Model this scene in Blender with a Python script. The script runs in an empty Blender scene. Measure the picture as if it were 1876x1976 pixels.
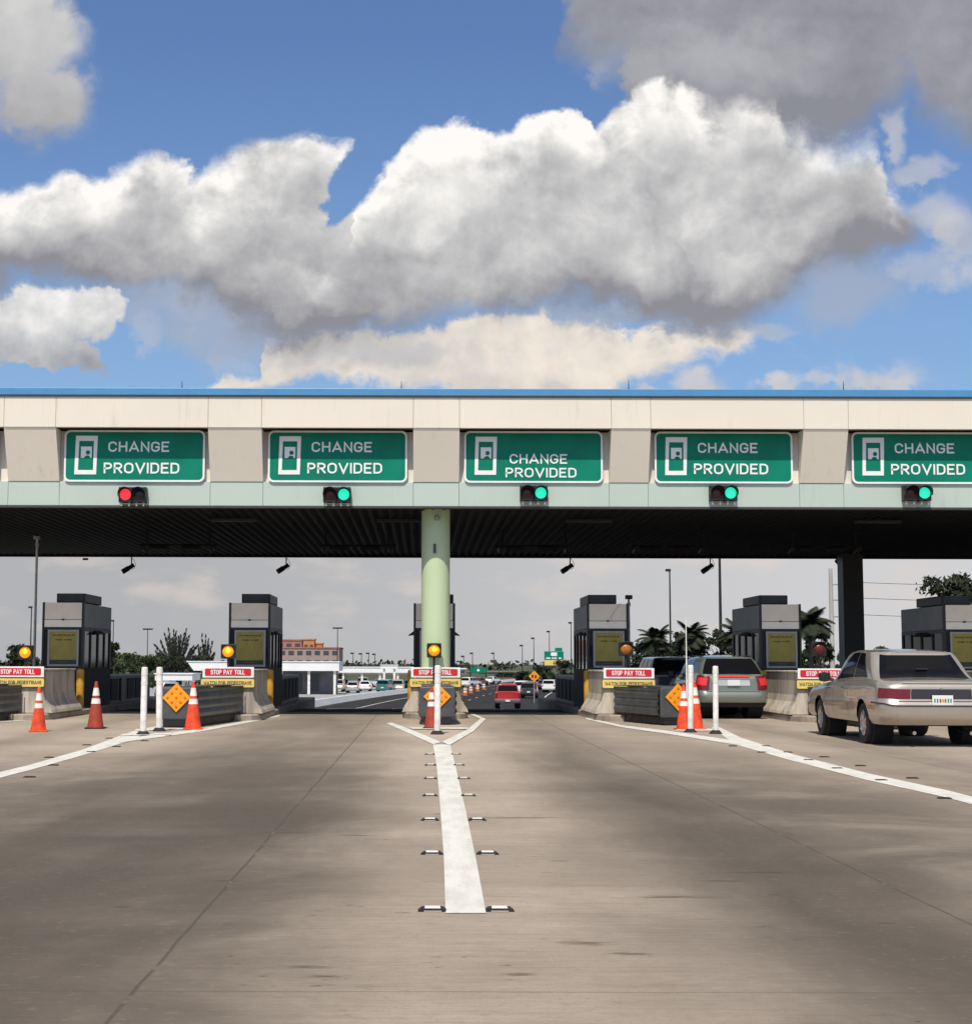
import bpy, bmesh, math, random
from mathutils import Vector, Matrix
R = math.radians
rng = random.Random(7)
SC = bpy.context.scene
COL = SC.collection

# ------------------------------------------------------------------ camera
# measuring units: a 1876 x 1976 view; FPX focal length in those units
FPX, HCAM, PITCH, ROLL = 2700.0, 1.35, R(4.7), R(0.15)
CX, CY = 815.0, 1058.0
cam = bpy.data.cameras.new('camera'); cam_o = bpy.data.objects.new('camera', cam); COL.objects.link(cam_o)
cam.sensor_fit = 'VERTICAL'; cam.sensor_height = 24.0; cam.lens = FPX/1976*24.0
cam.shift_x = (938-CX)/1976; cam.shift_y = (CY-988)/1976
cam.clip_start = 0.1; cam.clip_end = 8000
CROT = Matrix.Rotation(R(90)+PITCH, 3, 'X') @ Matrix.Rotation(ROLL, 3, 'Z')
cam_o.location = (0, 0, HCAM); cam_o.rotation_euler = CROT.to_euler()
SC.camera = cam_o

def ray(x, y):
    return CROT @ Vector(((x-CX)/FPX, -(y-CY)/FPX, -1.0))
def at(x, y, Y):
    d = ray(x, y); t = Y/d.y
    return Vector((d.x*t, Y, HCAM+d.z*t))
def G(x, y, z=0.0):
    d = ray(x, y); t = (z-HCAM)/d.z
    return Vector((d.x*t, d.y*t, z))
def zg(Y):                                   # the road falls away behind the toll plaza
    if Y <= 38: return 0.0
    if Y <= 110: return -(Y-38)*0.03*min(1, (Y-38)/14+0.0) if Y < 52 else -(Y-38)*0.03
    if Y <= 300: return -2.16-0.6*math.sin((Y-110)/190*math.pi/2)
    return -2.76

# ------------------------------------------------------------------ sky and sun
SUN_EL, SUN_AZ = R(57), R(12)                # behind the camera, a little to its left
sd = Vector((-math.sin(SUN_AZ)*math.cos(SUN_EL), -math.cos(SUN_AZ)*math.cos(SUN_EL), math.sin(SUN_EL)))
sun = bpy.data.lights.new('sun', 'SUN'); sun.energy = 4.0; sun.angle = R(0.5); sun.color = (1.0, 0.93, 0.80)
sun_o = bpy.data.objects.new('sun', sun); COL.objects.link(sun_o)
sun_o.rotation_euler = (-sd).to_track_quat('-Z', 'Y').to_euler()
SC.view_settings.view_transform = 'Standard'; SC.view_settings.look = 'None'
SC.view_settings.exposure = 0.10; SC.view_settings.gamma = 1.0

class NT:
    """small helper for node trees"""
    def __init__(s, nt): s.nt = nt; s.n = nt.nodes; s.l = nt.links
    def node(s, typ, **kw):
        n = s.n.new(typ)
        for k, v in kw.items(): setattr(n, k, v)
        return n
    def put(s, sock, v):
        if isinstance(v, (int, float, tuple, list)):
            sock.default_value = v
        else: s.l.new(v, sock)
    def math(s, op, a, b=0.0, c=0.0, clamp=False):
        n = s.node('ShaderNodeMath', operation=op, use_clamp=clamp)
        s.put(n.inputs[0], a); s.put(n.inputs[1], b); s.put(n.inputs[2], c)
        return n.outputs[0]
    def vmath(s, op, a, b=(0, 0, 0), c=(0, 0, 0), out=0):
        n = s.node('ShaderNodeVectorMath', operation=op)
        s.put(n.inputs[0], a); s.put(n.inputs[1], b); s.put(n.inputs[2], c)
        return n.outputs[out]
    def length(s, a): return s.vmath('LENGTH', a, out=1)
    def rng(s, v, a, b, c=0.0, d=1.0, smooth=True):
        n = s.node('ShaderNodeMapRange', interpolation_type='SMOOTHSTEP' if smooth else 'LINEAR')
        s.put(n.inputs[0], v); s.put(n.inputs[1], a); s.put(n.inputs[2], b); s.put(n.inputs[3], c); s.put(n.inputs[4], d)
        return n.outputs[0]
    def noise(s, vec, scale, detail=4.0, rough=0.5, dist=0.0, out=0):
        n = s.node('ShaderNodeTexNoise')
        s.put(n.inputs['Vector'], vec); s.put(n.inputs['Scale'], scale); s.put(n.inputs['Detail'], detail)
        s.put(n.inputs['Roughness'], rough); s.put(n.inputs['Distortion'], dist)
        return n.outputs[out]
    def mix(s, f, a, b, mode='MIX'):
        n = s.node('ShaderNodeMix', data_type='RGBA', blend_type=mode)
        s.put(n.inputs[0], f)
        s.put(n.inputs[6], a if not isinstance(a, tuple) else (*a[:3], 1)); s.put(n.inputs[7], b if not isinstance(b, tuple) else (*b[:3], 1))
        return n.outputs[2]
    def sep(s, v):
        n = s.node('ShaderNodeSeparateXYZ'); s.put(n.inputs[0], v); return n.outputs
    def comb(s, x, y, z=0.0):
        n = s.node('ShaderNodeCombineXYZ'); s.put(n.inputs[0], x); s.put(n.inputs[1], y); s.put(n.inputs[2], z); return n.outputs[0]
    def curve(s, v, pts):
        n = s.node('ShaderNodeFloatCurve'); s.put(n.inputs[1], v); s.put(n.inputs[0], 1.0)
        c = n.mapping.curves[0]; pts = sorted(pts)
        if pts[0][0] > 0.001: pts = [(0.0, pts[0][1])]+pts
        if pts[-1][0] < 0.999: pts = pts+[(1.0, pts[-1][1])]
        c.points[0].location = pts[0]; c.points[1].location = pts[-1]
        for p in pts[1:-1]: c.points.new(p[0], p[1])
        for p in c.points: p.handle_type = 'VECTOR' if len(pts) > 14 else 'AUTO'
        n.mapping.update(); return n.outputs[0]

def lin(r, g, b):
    f = lambda c: (c/255/12.92) if c/255 <= 0.04045 else ((c/255+0.055)/1.055)**2.4
    return (f(r), f(g), f(b))

def build_world():
    w = bpy.data.worlds.new('World'); SC.world = w; w.use_nodes = True
    nt = NT(w.node_tree); nt.n.clear()
    sky = nt.node('ShaderNodeTexSky', sky_type='NISHITA'); sky.sun_disc = False
    sky.sun_elevation = SUN_EL; sky.sun_rotation = math.atan2(sd.x, sd.y)
    sky.air_density = 1.0; sky.dust_density = 1.5; sky.ozone_density = 2.5
    dirn = nt.node('ShaderNodeTexCoord').outputs['Generated']
    X, Y, Z = nt.sep(dirn)
    front = nt.rng(Y, 0.25, 0.45)
    Ys = nt.math('MAXIMUM', Y, 0.05)
    U = nt.math('DIVIDE', nt.math('ADD', nt.math('DIVIDE', X, Ys), 0.35), 0.8)
    W = nt.math('DIVIDE', nt.math('DIVIDE', Z, Ys), 0.5)
    def UW(x, y):
        d = ray(x, y); return ((d.x/d.y+0.35)/0.8, (d.z/d.y)/0.5)
    px = 1/2700/0.8                                 # one photo unit in U
    P = nt.comb(nt.math('MULTIPLY', U, 1.6), W)     # even scale in both directions
    n1 = nt.noise(P, 9.0, 7.0, 0.55, 0.3)
    n2 = nt.noise(nt.vmath('ADD', P, (5.2, 1.3, 0)), 9.0, 7.0, 0.55, 0.3)
    nf = nt.noise(nt.vmath('ADD', P, (2.2, 7.3, 0)), 26.0, 7.0, 0.6, 0.2)
    n1c = nt.math('SUBTRACT', n1, 0.5); n2c = nt.math('SUBTRACT', n2, 0.5); nfc = nt.math('SUBTRACT', nf, 0.5)
    nfs = nt.noise(nt.vmath('ADD', P, (2.2+0.012, 7.3-0.016, 0)), 26.0, 7.0, 0.6, 0.2)
    n1s = nt.noise(nt.vmath('ADD', P, (0.028, -0.035, 0)), 9.0, 5.0, 0.55, 0.3)
    n3 = nt.noise(nt.vmath('ADD', P, (9.1, 4.2, 0)), 7.0, 3.0, 0.5, 0.5); n3s = nt.noise(nt.vmath('ADD', P, (9.1+.05, 4.2-.06, 0)), 7.0, 3.0, 0.5, 0.5)
    relief = nt.math('ADD', nt.math('MULTIPLY', nt.math('SUBTRACT', nfs, nf), 0.45), nt.math('MULTIPLY', nt.math('SUBTRACT', n1s, n1), 0.8))
    relief = nt.math('ADD', relief, nt.math('MULTIPLY', nt.math('SUBTRACT', n3s, n3), 0.55))
    def warp(a, b):
        Uw = nt.math('ADD', U, nt.math('ADD', nt.math('MULTIPLY', n1c, a*px), nt.math('MULTIPLY', nfc, b*px)))
        Ww = nt.math('ADD', W, nt.math('ADD', nt.math('MULTIPLY', n2c, a*px*1.6), nt.math('MULTIPLY', nfc, b*px*1.6)))
        return Uw, Ww
    Ua, Wa = warp(110, 70)
    Ub, Wb = warp(170, 60)
    def blob(x, y, rx, ry, UU=Ua, WW=Wa):
        u, v = UW(x, y)
        d = nt.vmath('MULTIPLY', nt.vmath('SUBTRACT', nt.comb(UU, WW), (u, v, 0)), (1/(rx*px), 1/(ry*px*1.6), 0))
        return nt.rng(nt.length(d), 1.0, 0.0)
    def silh(pts, UU, WW, soft_lo, soft_hi, above=False):
        c = nt.curve(UU, [UW(*p) for p in pts])
        d = nt.math('SUBTRACT', WW, c) if above else nt.math('SUBTRACT', c, WW)
        return d, nt.rng(d, -soft_lo*px*1.6, soft_hi*px*1.6)
    # blue: the Nishita sky, haze towards the horizon
    blue = nt.mix(1.0, sky.outputs[0], (0.60, 0.70, 0.86), 'MULTIPLY')
    blue = nt.vmath('SCALE', blue); blue.node.inputs[3].default_value = 0.15
    blue = nt.mix(nt.rng(W, 0.95, 0.20, 0.0, 0.42), blue, lin(150, 186, 214))
    blue = nt.mix(nt.rng(W, 0.30, 0.12, 0.0, 1.0), blue, lin(176, 178, 182))
    GREY, DARK, WHITE, CREAM = lin(196, 196, 196), lin(138, 138, 145), lin(255, 251, 246), lin(232, 222, 212)
    def shade(b):
        c = nt.mix(nt.math('MULTIPLY', b, 2.0, clamp=True), DARK, GREY)
        return nt.mix(nt.math('MULTIPLY', nt.math('SUBTRACT', b, 0.5), 2.0, clamp=True), c, WHITE)
    col = blue
    # small low clouds and the creamy bank above the canopy roof
    top = [(0, 760), (385, 758), (395, 722), (470, 700), (505, 655), (560, 640), (700, 650), (860, 640), (950, 604), (1040, 598), (1090, 615), (1150, 607), (1205, 632), (1300, 628), (1400, 640), (1480, 625), (1540, 640), (1400, 700)]
    top = [(0, 790), (370, 780), (395, 735), (430, 716), (490, 720), (505, 650), (560, 636), (700, 640), (860, 632), (950, 604), (1040, 598), (1090, 612), (1150, 607), (1205, 632), (1300, 640), (1400, 640), (1500, 648), (1560, 700), (1700, 800), (1876, 830)]
    bot = [(0, 830), (370, 800), (400, 765), (1150, 765), (1210, 738), (1300, 712), (1400, 684), (1500, 655), (1560, 690), (1876, 800)]
    d, m1 = silh(top, Ua, Wa, 6, 16)
    _, m2 = silh(bot, Ub, Wb, 14, 22, above=True)
    b = nt.math('ADD', nt.math('ADD', 0.50, nt.math('MULTIPLY', relief, 0.9)), nt.math('MULTIPLY', blob(1060, 680, 330, 90), 0.16))
    ccol = nt.mix(nt.math('MULTIPLY', b, 1.0, clamp=True), lin(176, 173, 171), lin(255, 243, 228))
    col = nt.mix(nt.math('MULTIPLY', nt.math('MULTIPLY', m1, m2), nt.rng(nfc, -0.3, 0.0, 0.75, 1.0)), col, ccol)
    for (x, y, rx, ry, a) in [(1362, 742, 60, 34, .8), (1505, 746, 60, 26, .8), (1600, 742, 44, 18, .5), (1700, 730, 100, 44, .8), (1265, 748, 30, 18, .6), (1095, 752, 60, 18, .7), (285, 645, 44, 34, .35), (460, 695, 50, 24, .28), (1495, 640, 70, 20, .3),
                              (1770, 330, 90, 28, .55), (1800, 420, 90, 60, .55), (1790, 515, 110, 50, .42), (1728, 255, 34, 60, .55), (1155, 120, 40, 30, .25), (440, 600, 100, 40, .22), (1850, 460, 70, 70, .55)]:
        col = nt.mix(nt.math('MULTIPLY', nt.rng(nt.math('ADD', nt.math('MULTIPLY', blob(x, y, rx*1.5, ry*1.6, Ub, Wb), 1.1), nt.math('ADD', nt.math('MULTIPLY', nfc, 1.3), nt.math('MULTIPLY', n1c, 1.5))), 0.20, 1.0), nt.math('MULTIPLY', a, nt.rng(blob(x, y, rx*1.9, ry*2.0), 0.02, 0.2))), col, nt.mix(nt.math('ADD', 0.5, relief, clamp=True), lin(178, 178, 182), lin(225, 218, 212)))
    # lower-left cloud
    m = None
    for (x, y, rx, ry) in [(60, 625, 190, 95), (150, 610, 110, 80), (208, 590, 66, 58), (0, 640, 160, 100), (90, 690, 150, 44)]:
        k = blob(x, y, rx, ry); m = k if m is None else nt.math('MAXIMUM', m, k)
    m = nt.rng(nt.math('ADD', m, nt.math('MULTIPLY', nfc, 0.35)), 0.10, 0.34)
    b = nt.math('ADD', nt.rng(Wa, UW(0, 715)[1], UW(0, 590)[1], 0.26, 0.72), relief, clamp=True)
    col = nt.mix(nt.math('MULTIPLY', m, 0.95), col, shade(b))
    # upper-right dark cloud and upper-left grey cloud
    _, m1 = silh([(0, -900), (1040, -600), (1075, -40), (1100, 60), (1150, 105), (1210, 115), (1222, 190), (1280, 250), (1400, 300), (1560, 300), (1660, 262), (1700, 200), (1760, 170), (1800, 230), (1876, 262)], Ub, Wb, 75, 75, above=True)
    b = nt.math('ADD', nt.math('ADD', 0.07, nt.math('MULTIPLY', relief, 0.30)), nt.math('MULTIPLY', blob(1380, 110, 330, 110, Ub, Wb), 0.20), clamp=True)
    b = nt.math('SUBTRACT', b, nt.math('MULTIPLY', blob(1600, 210, 260, 110, Ub, Wb), 0.12), clamp=True)
    col = nt.mix(nt.math('MULTIPLY', m1, 0.96), col, shade(b))
    m = nt.math('MAXIMUM', blob(60, 60, 165, 120), nt.math('MULTIPLY', blob(70, 190, 150, 120), 1.0))
    m = nt.math('MAXIMUM', m, nt.math('MULTIPLY', blob(30, 60, 170, 220), 1.0))
    m = nt.rng(m, 0.0, 0.62)
    b = nt.math('ADD', nt.rng(Wa, UW(0, 280)[1], UW(0, 30)[1], 0.22, 0.50), nt.math('MULTIPLY', relief, 0.35), clamp=True)
    col = nt.mix(m, col, shade(b))
    # thin grey haze hanging below the main cloud
    hz = None
    for (x, y, rx, ry) in [(430, 640, 240, 90), (330, 590, 190, 70), (720, 680, 320, 60), (1150, 600, 240, 50), (1380, 640, 240, 50), (1640, 560, 200, 120)]:
        k = blob(x, y, rx, ry, Ub, Wb); hz = k if hz is None else nt.math('MAXIMUM', hz, k)
    hz = nt.math('MULTIPLY', nt.rng(nt.math('ADD', hz, nt.math('MULTIPLY', n1c, 0.8)), 0.05, 0.95), 0.60)
    col = nt.mix(hz, col, lin(168, 172, 182))
    # the long main cloud
    top = [(0, 372), (48, 362), (75, 352), (100, 322), (122, 316), (160, 326), (180, 330), (215, 326), (250, 318), (290, 300), (325, 298), (350, 316), (375, 345), (400, 318), (440, 296), (500, 265), (560, 256), (600, 244), (625, 262), (690, 266), (668, 300), (650, 330), (634, 360), (640, 395), (655, 420)]
    top1 = [(0, 372), (48, 362), (75, 352), (98, 322), (122, 316), (160, 326), (180, 334), (215, 326), (250, 318), (290, 302), (325, 296), (350, 316), (376, 350), (400, 318), (440, 296), (500, 265), (560, 256), (600, 246), (625, 262), (650, 268), (685, 270), (700, 560), (1876, 700)]
    cut = [(0, 900), (600, 900), (628, 420), (634, 360), (652, 318), (690, 270), (720, 120)]   # its slanting right edge
    main2 = [(0, 900), (560, 640), (625, 432), (655, 418), (690, 388), (740, 338), (775, 292), (800, 268), (850, 240), (905, 234), (940, 252), (968, 258), (1000, 240), (1060, 216), (1125, 212), (1142, 240), (1180, 208), (1225, 186), (1240, 150), (1275, 140), (1310, 168), (1360, 200), (1420, 186), (1490, 186), (1520, 225), (1580, 250), (1640, 262), (1690, 262), (1708, 330), (1760, 395), (1800, 440), (1850, 640), (1876, 760)]
    bot1 = [(0, 560), (48, 553), (150, 545), (250, 556), (350, 570), (400, 596), (470, 630), (560, 655), (640, 662), (760, 640), (900, 618), (1030, 592), (1130, 575), (1210, 600), (1260, 640), (1370, 655), (1480, 600), (1570, 540), (1680, 500), (1760, 455), (1800, 430), (1876, 380)]
    dA, mA = silh(top1, Ua, Wa, 10, 30)
    cutc = nt.rng(nt.math('SUBTRACT', nt.curve(Wa, [(UW(x, y)[1], UW(x, y)[0]) for x, y in [(560, 700), (640, 440), (628, 400), (634, 360), (652, 318), (690, 270), (700, 200)]]), Ua), -5*px, 10*px)
    mA = nt.math('MULTIPLY', mA, cutc)
    dB, _ = silh(main2, Ua, Wa, 6, 12)
    sB = nt.rng(U, UW(1150, 0)[0], UW(1560, 0)[0], 14*px*1.6, 85*px*1.6)
    mB = nt.rng(dB, -8*px*1.6, sB)
    _, mL = silh(bot1, Ub, Wb, 34, 46, above=True)
    m = nt.math('MULTIPLY', nt.math('MAXIMUM', mA, mB), mL)
    dtop = nt.math('DIVIDE', nt.math('MAXIMUM', dA, dB), px*1.6)        # depth below the silhouette in photo units
    bc = nt.curve(Ub, [UW(*p) for p in bot1])
    dbot = nt.math('DIVIDE', nt.math('SUBTRACT', Wb, bc), px*1.6)
    b = nt.math('SUBTRACT', 0.86, nt.rng(dtop, 10, 150, 0.0, 0.34))
    b = nt.math('SUBTRACT', b, nt.rng(nt.math('ADD', dbot, nt.math('MULTIPLY', n1c, 160.0)), 125, 5, 0.0, 0.50))
    for (x, y, rx, ry, a) in [(860, 320, 190, 150, .34), (1060, 250, 130, 80, .30), (760, 400, 130, 90, .15), (1290, 230, 110, 90, .20), (1455, 222, 80, 36, .30), (210, 390, 170, 70, .10), (480, 400, 70, 60, .10), (605, 545, 50, 34, .22), (560, 600, 110, 20, .1), (1200, 400, 200, 120, .06),
                              (1330, 585, 190, 90, -.22), (1640, 420, 190, 210, -.20), (560, 360, 150, 140, -.20), (330, 360, 90, 90, -.14), (560, 500, 240, 60, -.16), (1080, 330, 90, 80, -.10), (1390, 235, 34, 40, -.25), (700, 630, 260, 40, -.10), (150, 520, 260, 50, -.06)]:
        b = nt.math('ADD', b, nt.math('MULTIPLY', blob(x, y, rx*1.2, ry*1.2), a))
    # nearer lobes overlap the bright heads behind them: each has its own ragged upper edge
    for pts, dk in (([(560, 620), (640, 520), (720, 470), (830, 470), (868, 430), (900, 385), (960, 372), (1010, 325), (1075, 300), (1140, 250), (1200, 262), (1300, 420), (1420, 640)], .13),
                    ([(0, 470), (110, 440), (190, 455), (300, 425), (360, 450), (440, 495), (520, 600)], .07)):
        dd, _ = silh([(0, 1400)]+[(x, y) for x, y in pts]+[(1876, 1400)] if pts[0][0] > 0 else pts+[(700, 1400), (1876, 1400)], Ua, Wa, 1, 1)
        dd = nt.math('DIVIDE', dd, px*1.6)
        e_ = nt.math('MULTIPLY', nt.rng(dd, -8, 26), nt.rng(dd, 190, 20))
        b = nt.math('SUBTRACT', b, nt.math('MULTIPLY', e_, dk))
    crisp = nt.rng(dtop, 130, 10, 0.85, 2.0)
    b = nt.math('ADD', b, nt.math('MULTIPLY', relief, crisp), clamp=True)
    b = nt.math('MULTIPLY', b, 0.93)
    col = nt.mix(m, col, shade(b))
    # the pale overcast seen under the canopy
    lo = nt.rng(W, UW(0, 960)[1], UW(0, 1080)[1])
    lc = nt.mix(nt.rng(U, 0.15, 0.95), lin(172, 173, 176), lin(203, 203, 205))
    lc = nt.mix(nt.math('MULTIPLY', nt.rng(nt.noise(nt.vmath('MULTIPLY', P, (1, 2.6, 1)), 6.0, 5.0, 0.5), 0.48, 0.70), nt.rng(W, UW(0, 1290)[1], UW(0, 1080)[1], 0.1, 0.75)), lc, lin(214, 203, 196))
    col = nt.mix(lo, col, lc)
    # the rest of the sky, out of the picture: broken cloud
    gn = nt.noise(dirn, 2.4, 6.0, 0.55, 0.3)
    g = nt.mix(nt.rng(gn, 0.50, 0.62), nt.mix(1.0, blue, (0.9, 0.95, 1.0), 'MULTIPLY'), nt.mix(nt.rng(gn, 0.5, 0.8), lin(225, 222, 218), lin(165, 166, 170)))
    col = nt.mix(front, g, col)
    bg = nt.node('ShaderNodeBackground'); nt.l.new(col, bg.inputs[0]); bg.inputs[1].default_value = 1.0
    out = nt.node('ShaderNodeOutputWorld'); nt.l.new(bg.outputs[0], out.inputs[0])
build_world()

# ------------------------------------------------------------------ materials
MATS = {}
def mat(name, color, rough=0.6, metal=0.0, var=0.10, vscale=3.0, bump=0.0, bscale=40.0, coat=0.0, emit=None, estr=0.0, spec=0.5, vec_scale=None, alpha=None):
    if name in MATS: return MATS[name]
    m = bpy.data.materials.new(name); m.use_nodes = True; MATS[name] = m
    nt = NT(m.node_tree); b = nt.n['Principled BSDF']
    co = nt.node('ShaderNodeTexCoord').outputs['Object']
    if vec_scale: co = nt.vmath('MULTIPLY', co, vec_scale)
    n = nt.noise(co, vscale, 5.0, 0.6)
    dark = tuple(c*(1-var) for c in color); lite = tuple(min(1, c*(1+var*0.6)) for c in color)
    c = nt.mix(nt.rng(n, 0.3, 0.7), dark, lite)
    nt.l.new(c, b.inputs['Base Color'])
    b.inputs['Roughness'].default_value = rough; b.inputs['Metallic'].default_value = metal
    b.inputs['Specular IOR Level'].default_value = spec
    b.inputs['Coat Weight'].default_value = coat; b.inputs['Coat Roughness'].default_value = 0.04
    if bump:
        bp = nt.node('ShaderNodeBump'); bp.inputs['Strength'].default_value = bump; bp.inputs['Distance'].default_value = 0.02
        nt.l.new(nt.noise(co, bscale, 6.0, 0.65), bp.inputs['Height']); nt.l.new(bp.outputs[0], b.inputs['Normal'])
    if emit:
        b.inputs['Emission Color'].default_value = (*emit, 1); b.inputs['Emission Strength'].default_value = estr
    if alpha is not None: b.inputs['Alpha'].default_value = alpha
    return m

def glass_mat(name, color, rough=0.06):
    return mat(name, color, rough=rough, var=0.15, vscale=1.5, spec=0.16, coat=0.0)

def weathered(name, color, dark, streak=(1.2, 1.2, 0.25), scale=2.5, amount=0.6, rough=0.85, bump=0.25):
    if name in MATS: return MATS[name]
    m = bpy.data.materials.new(name); m.use_nodes = True; MATS[name] = m
    nt = NT(m.node_tree); b = nt.n['Principled BSDF']
    co = nt.node('ShaderNodeTexCoord').outputs['Object']
    a = nt.noise(nt.vmath('MULTIPLY', co, streak), scale, 7.0, 0.62, 0.4)
    f = nt.noise(co, 22.0, 5.0, 0.7)
    c = nt.mix(nt.math('MULTIPLY', nt.rng(a, 0.40, 0.68), amount), color, dark)
    c = nt.mix(nt.rng(f, 0.30, 0.75, 0.0, 0.22), c, tuple(x*0.55 for x in color))
    nt.l.new(c, b.inputs['Base Color']); b.inputs['Roughness'].default_value = rough
    bp = nt.node('ShaderNodeBump'); bp.inputs['Strength'].default_value = bump; bp.inputs['Distance'].default_value = 0.01
    nt.l.new(f, bp.inputs['Height']); nt.l.new(bp.outputs[0], b.inputs['Normal'])
    return m

def pavement_mat():
    m = bpy.data.materials.new('concrete_pavement'); m.use_nodes = True
    nt = NT(m.node_tree); b = nt.n['Principled BSDF']
    co = nt.node('ShaderNodeTexCoord').outputs['Object']
    X, Y, Z = nt.sep(co)
    base = nt.mix(nt.rng(nt.noise(co, 0.35, 5.0, 0.55), 0.3, 0.7), (0.45, 0.368, 0.285), (0.56, 0.465, 0.365))
    # streaks left across the slab by the broom finish
    br = nt.noise(nt.vmath('MULTIPLY', co, (0.9, 18.0, 1)), 1.6, 6.0, 0.65)
    base = nt.mix(nt.rng(br, 0.42, 0.72, 0.0, 0.34), base, (0.20, 0.166, 0.132))
    br2 = nt.noise(nt.vmath('MULTIPLY', co, (1.3, 7.0, 1)), 0.9, 6.0, 0.6)
    base = nt.mix(nt.rng(br2, 0.54, 0.80, 0.0, 0.22), base, (0.55, 0.47, 0.38))
    # oil, rubber and tyre polish worn in along each lane, deepened by the painted foreground shade
    wob = nt.math('MULTIPLY', nt.math('SUBTRACT', nt.noise(nt.comb(0.0, nt.math('MULTIPLY', Y, 0.22), 3.0), 1.0, 3.0), 0.5), 1.1)
    Xw = nt.math('ADD', nt.math('ADD', X, wob), nt.math('MULTIPLY', nt.math('SUBTRACT', nt.noise(nt.vmath('MULTIPLY', co, (1.0, 0.25, 1)), 1.6, 5.0, 0.6), 0.5), 1.0))
    lane = [(-20, .4), (-12.8, .2), (-12, .75), (-11.2, .2), (-8, .2), (-7.1, .75), (-6.2, .2), (-4.6, .22), (-3.9, .55), (-3.1, .95), (-2.3, 1.0), (-1.4, .95), (-.7, .55), (-.1, .15), (.8, .12), (1.6, .70), (2.3, 1.0), (3.0, .75), (3.7, .52), (4.6, .55), (5.4, .3), (6.4, .45), (7.2, .8), (8.0, .4), (9.5, .2), (12, .75), (14, .2), (20, .4)]
    band = nt.curve(nt.rng(Xw, -20.0, 20.0, 0.0, 1.0, smooth=False), [((x+20)/40, v) for x, v in lane])
    patch = nt.noise(nt.vmath('MULTIPLY', co, (0.9, 0.22, 1)), 0.9, 4.0, 0.5, 0.3)
    near = nt.rng(Y, 26.0, 11.0)                           # foreground shade put into the colour, darker towards the camera
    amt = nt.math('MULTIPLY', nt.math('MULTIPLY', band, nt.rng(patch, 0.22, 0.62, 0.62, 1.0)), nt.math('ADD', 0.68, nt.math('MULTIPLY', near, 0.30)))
    base = nt.mix(amt, base, (0.088, 0.072, 0.057))
    # grimy patches, deepened by the painted foreground shade
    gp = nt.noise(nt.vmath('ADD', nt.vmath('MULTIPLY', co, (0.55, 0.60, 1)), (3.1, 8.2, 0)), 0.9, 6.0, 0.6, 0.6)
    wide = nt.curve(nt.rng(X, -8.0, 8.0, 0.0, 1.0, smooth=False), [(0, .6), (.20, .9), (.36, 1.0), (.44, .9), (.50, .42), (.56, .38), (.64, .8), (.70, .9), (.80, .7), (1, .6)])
    grime_shade = nt.math('MULTIPLY', nt.math('MULTIPLY', nt.rng(gp, 0.26, 0.66, 0.25, 1.0), wide), nt.math('ADD', 0.16, nt.math('MULTIPLY', near, 0.80)))
    base = nt.mix(grime_shade, base, (0.088, 0.071, 0.056))
    # scattered dark drips and scuffs
    v = nt.noise(nt.vmath('MULTIPLY', co, (1.3, 3.2, 1)), 3.2, 6.0, 0.72)
    base = nt.mix(nt.math('MULTIPLY', nt.rng(v, 0.60, 0.70), nt.rng(nt.noise(co, 0.6, 2.0), 0.42, 0.6)), base, (0.065, 0.054, 0.044))
    v2 = nt.noise(nt.vmath('MULTIPLY', co, (5.0, 9.0, 1)), 2.2, 5.0, 0.75)
    base = nt.mix(nt.math('MULTIPLY', nt.rng(v2, 0.62, 0.70), 0.5), base, (0.08, 0.068, 0.056))
    grit = nt.noise(nt.vmath('MULTIPLY', co, (1.0, 1.6, 1)), 11.0, 7.0, 0.78)
    base = nt.mix(nt.rng(grit, 0.50, 0.66, 0.0, 0.22), base, (0.12, 0.098, 0.078))
    base = nt.mix(nt.rng(grit, 0.46, 0.34, 0.0, 0.10), base, (0.62, 0.53, 0.43))
    spall = nt.noise(nt.vmath('MULTIPLY', co, (1.0, 2.0, 1)), 5.0, 8.0, 0.8)
    base = nt.mix(nt.math('MULTIPLY', nt.rng(spall, 0.64, 0.70), 0.55), base, (0.07, 0.06, 0.05))
    fine = nt.noise(co, 60.0, 4.0, 0.7)
    base = nt.mix(nt.rng(fine, 0.35, 0.75, 0.0, 0.25), base, (0.16, 0.14, 0.12))
    # a few broad rubber scuffs lying across the lanes
    sn = nt.math('MULTIPLY', nt.math('SUBTRACT', nt.noise(nt.vmath('MULTIPLY', co, (1.6, 16.0, 1)), 2.4, 6.0, 0.75), 0.5), 4.6)
    for (ix, iy, rx, ry) in [(1000, 1578, .62, .10), (1470, 1684, .36, .05), (1300, 1731, .42, .07), (1075, 1661, .11, .05), (600, 1866, .20, .05), (630, 1884, .12, .03), (1130, 1820, .22, .08), (1705, 1781, .10, .03), (238, 1750, .07, .05), (690, 1612, .22, .06), (560, 1606, .3, .05), (1215, 1840, .16, .06), (1000, 1880, .1, .05), (1390, 1700, .2, .05), (430, 1700, .16, .05)]:
        c_ = G(ix, iy); d = nt.length(nt.vmath('MULTIPLY', nt.vmath('SUBTRACT', co, (c_.x, c_.y, 0.0)), (1/rx, 1/ry, 0)))
        base = nt.mix(nt.math('MULTIPLY', nt.rng(nt.math('ADD', d, sn), 0.80, 0.20), 0.60), base, (0.055, 0.046, 0.039))
    # slab joints: lengthwise sealed joints and fine cross joints
    j = None
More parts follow.
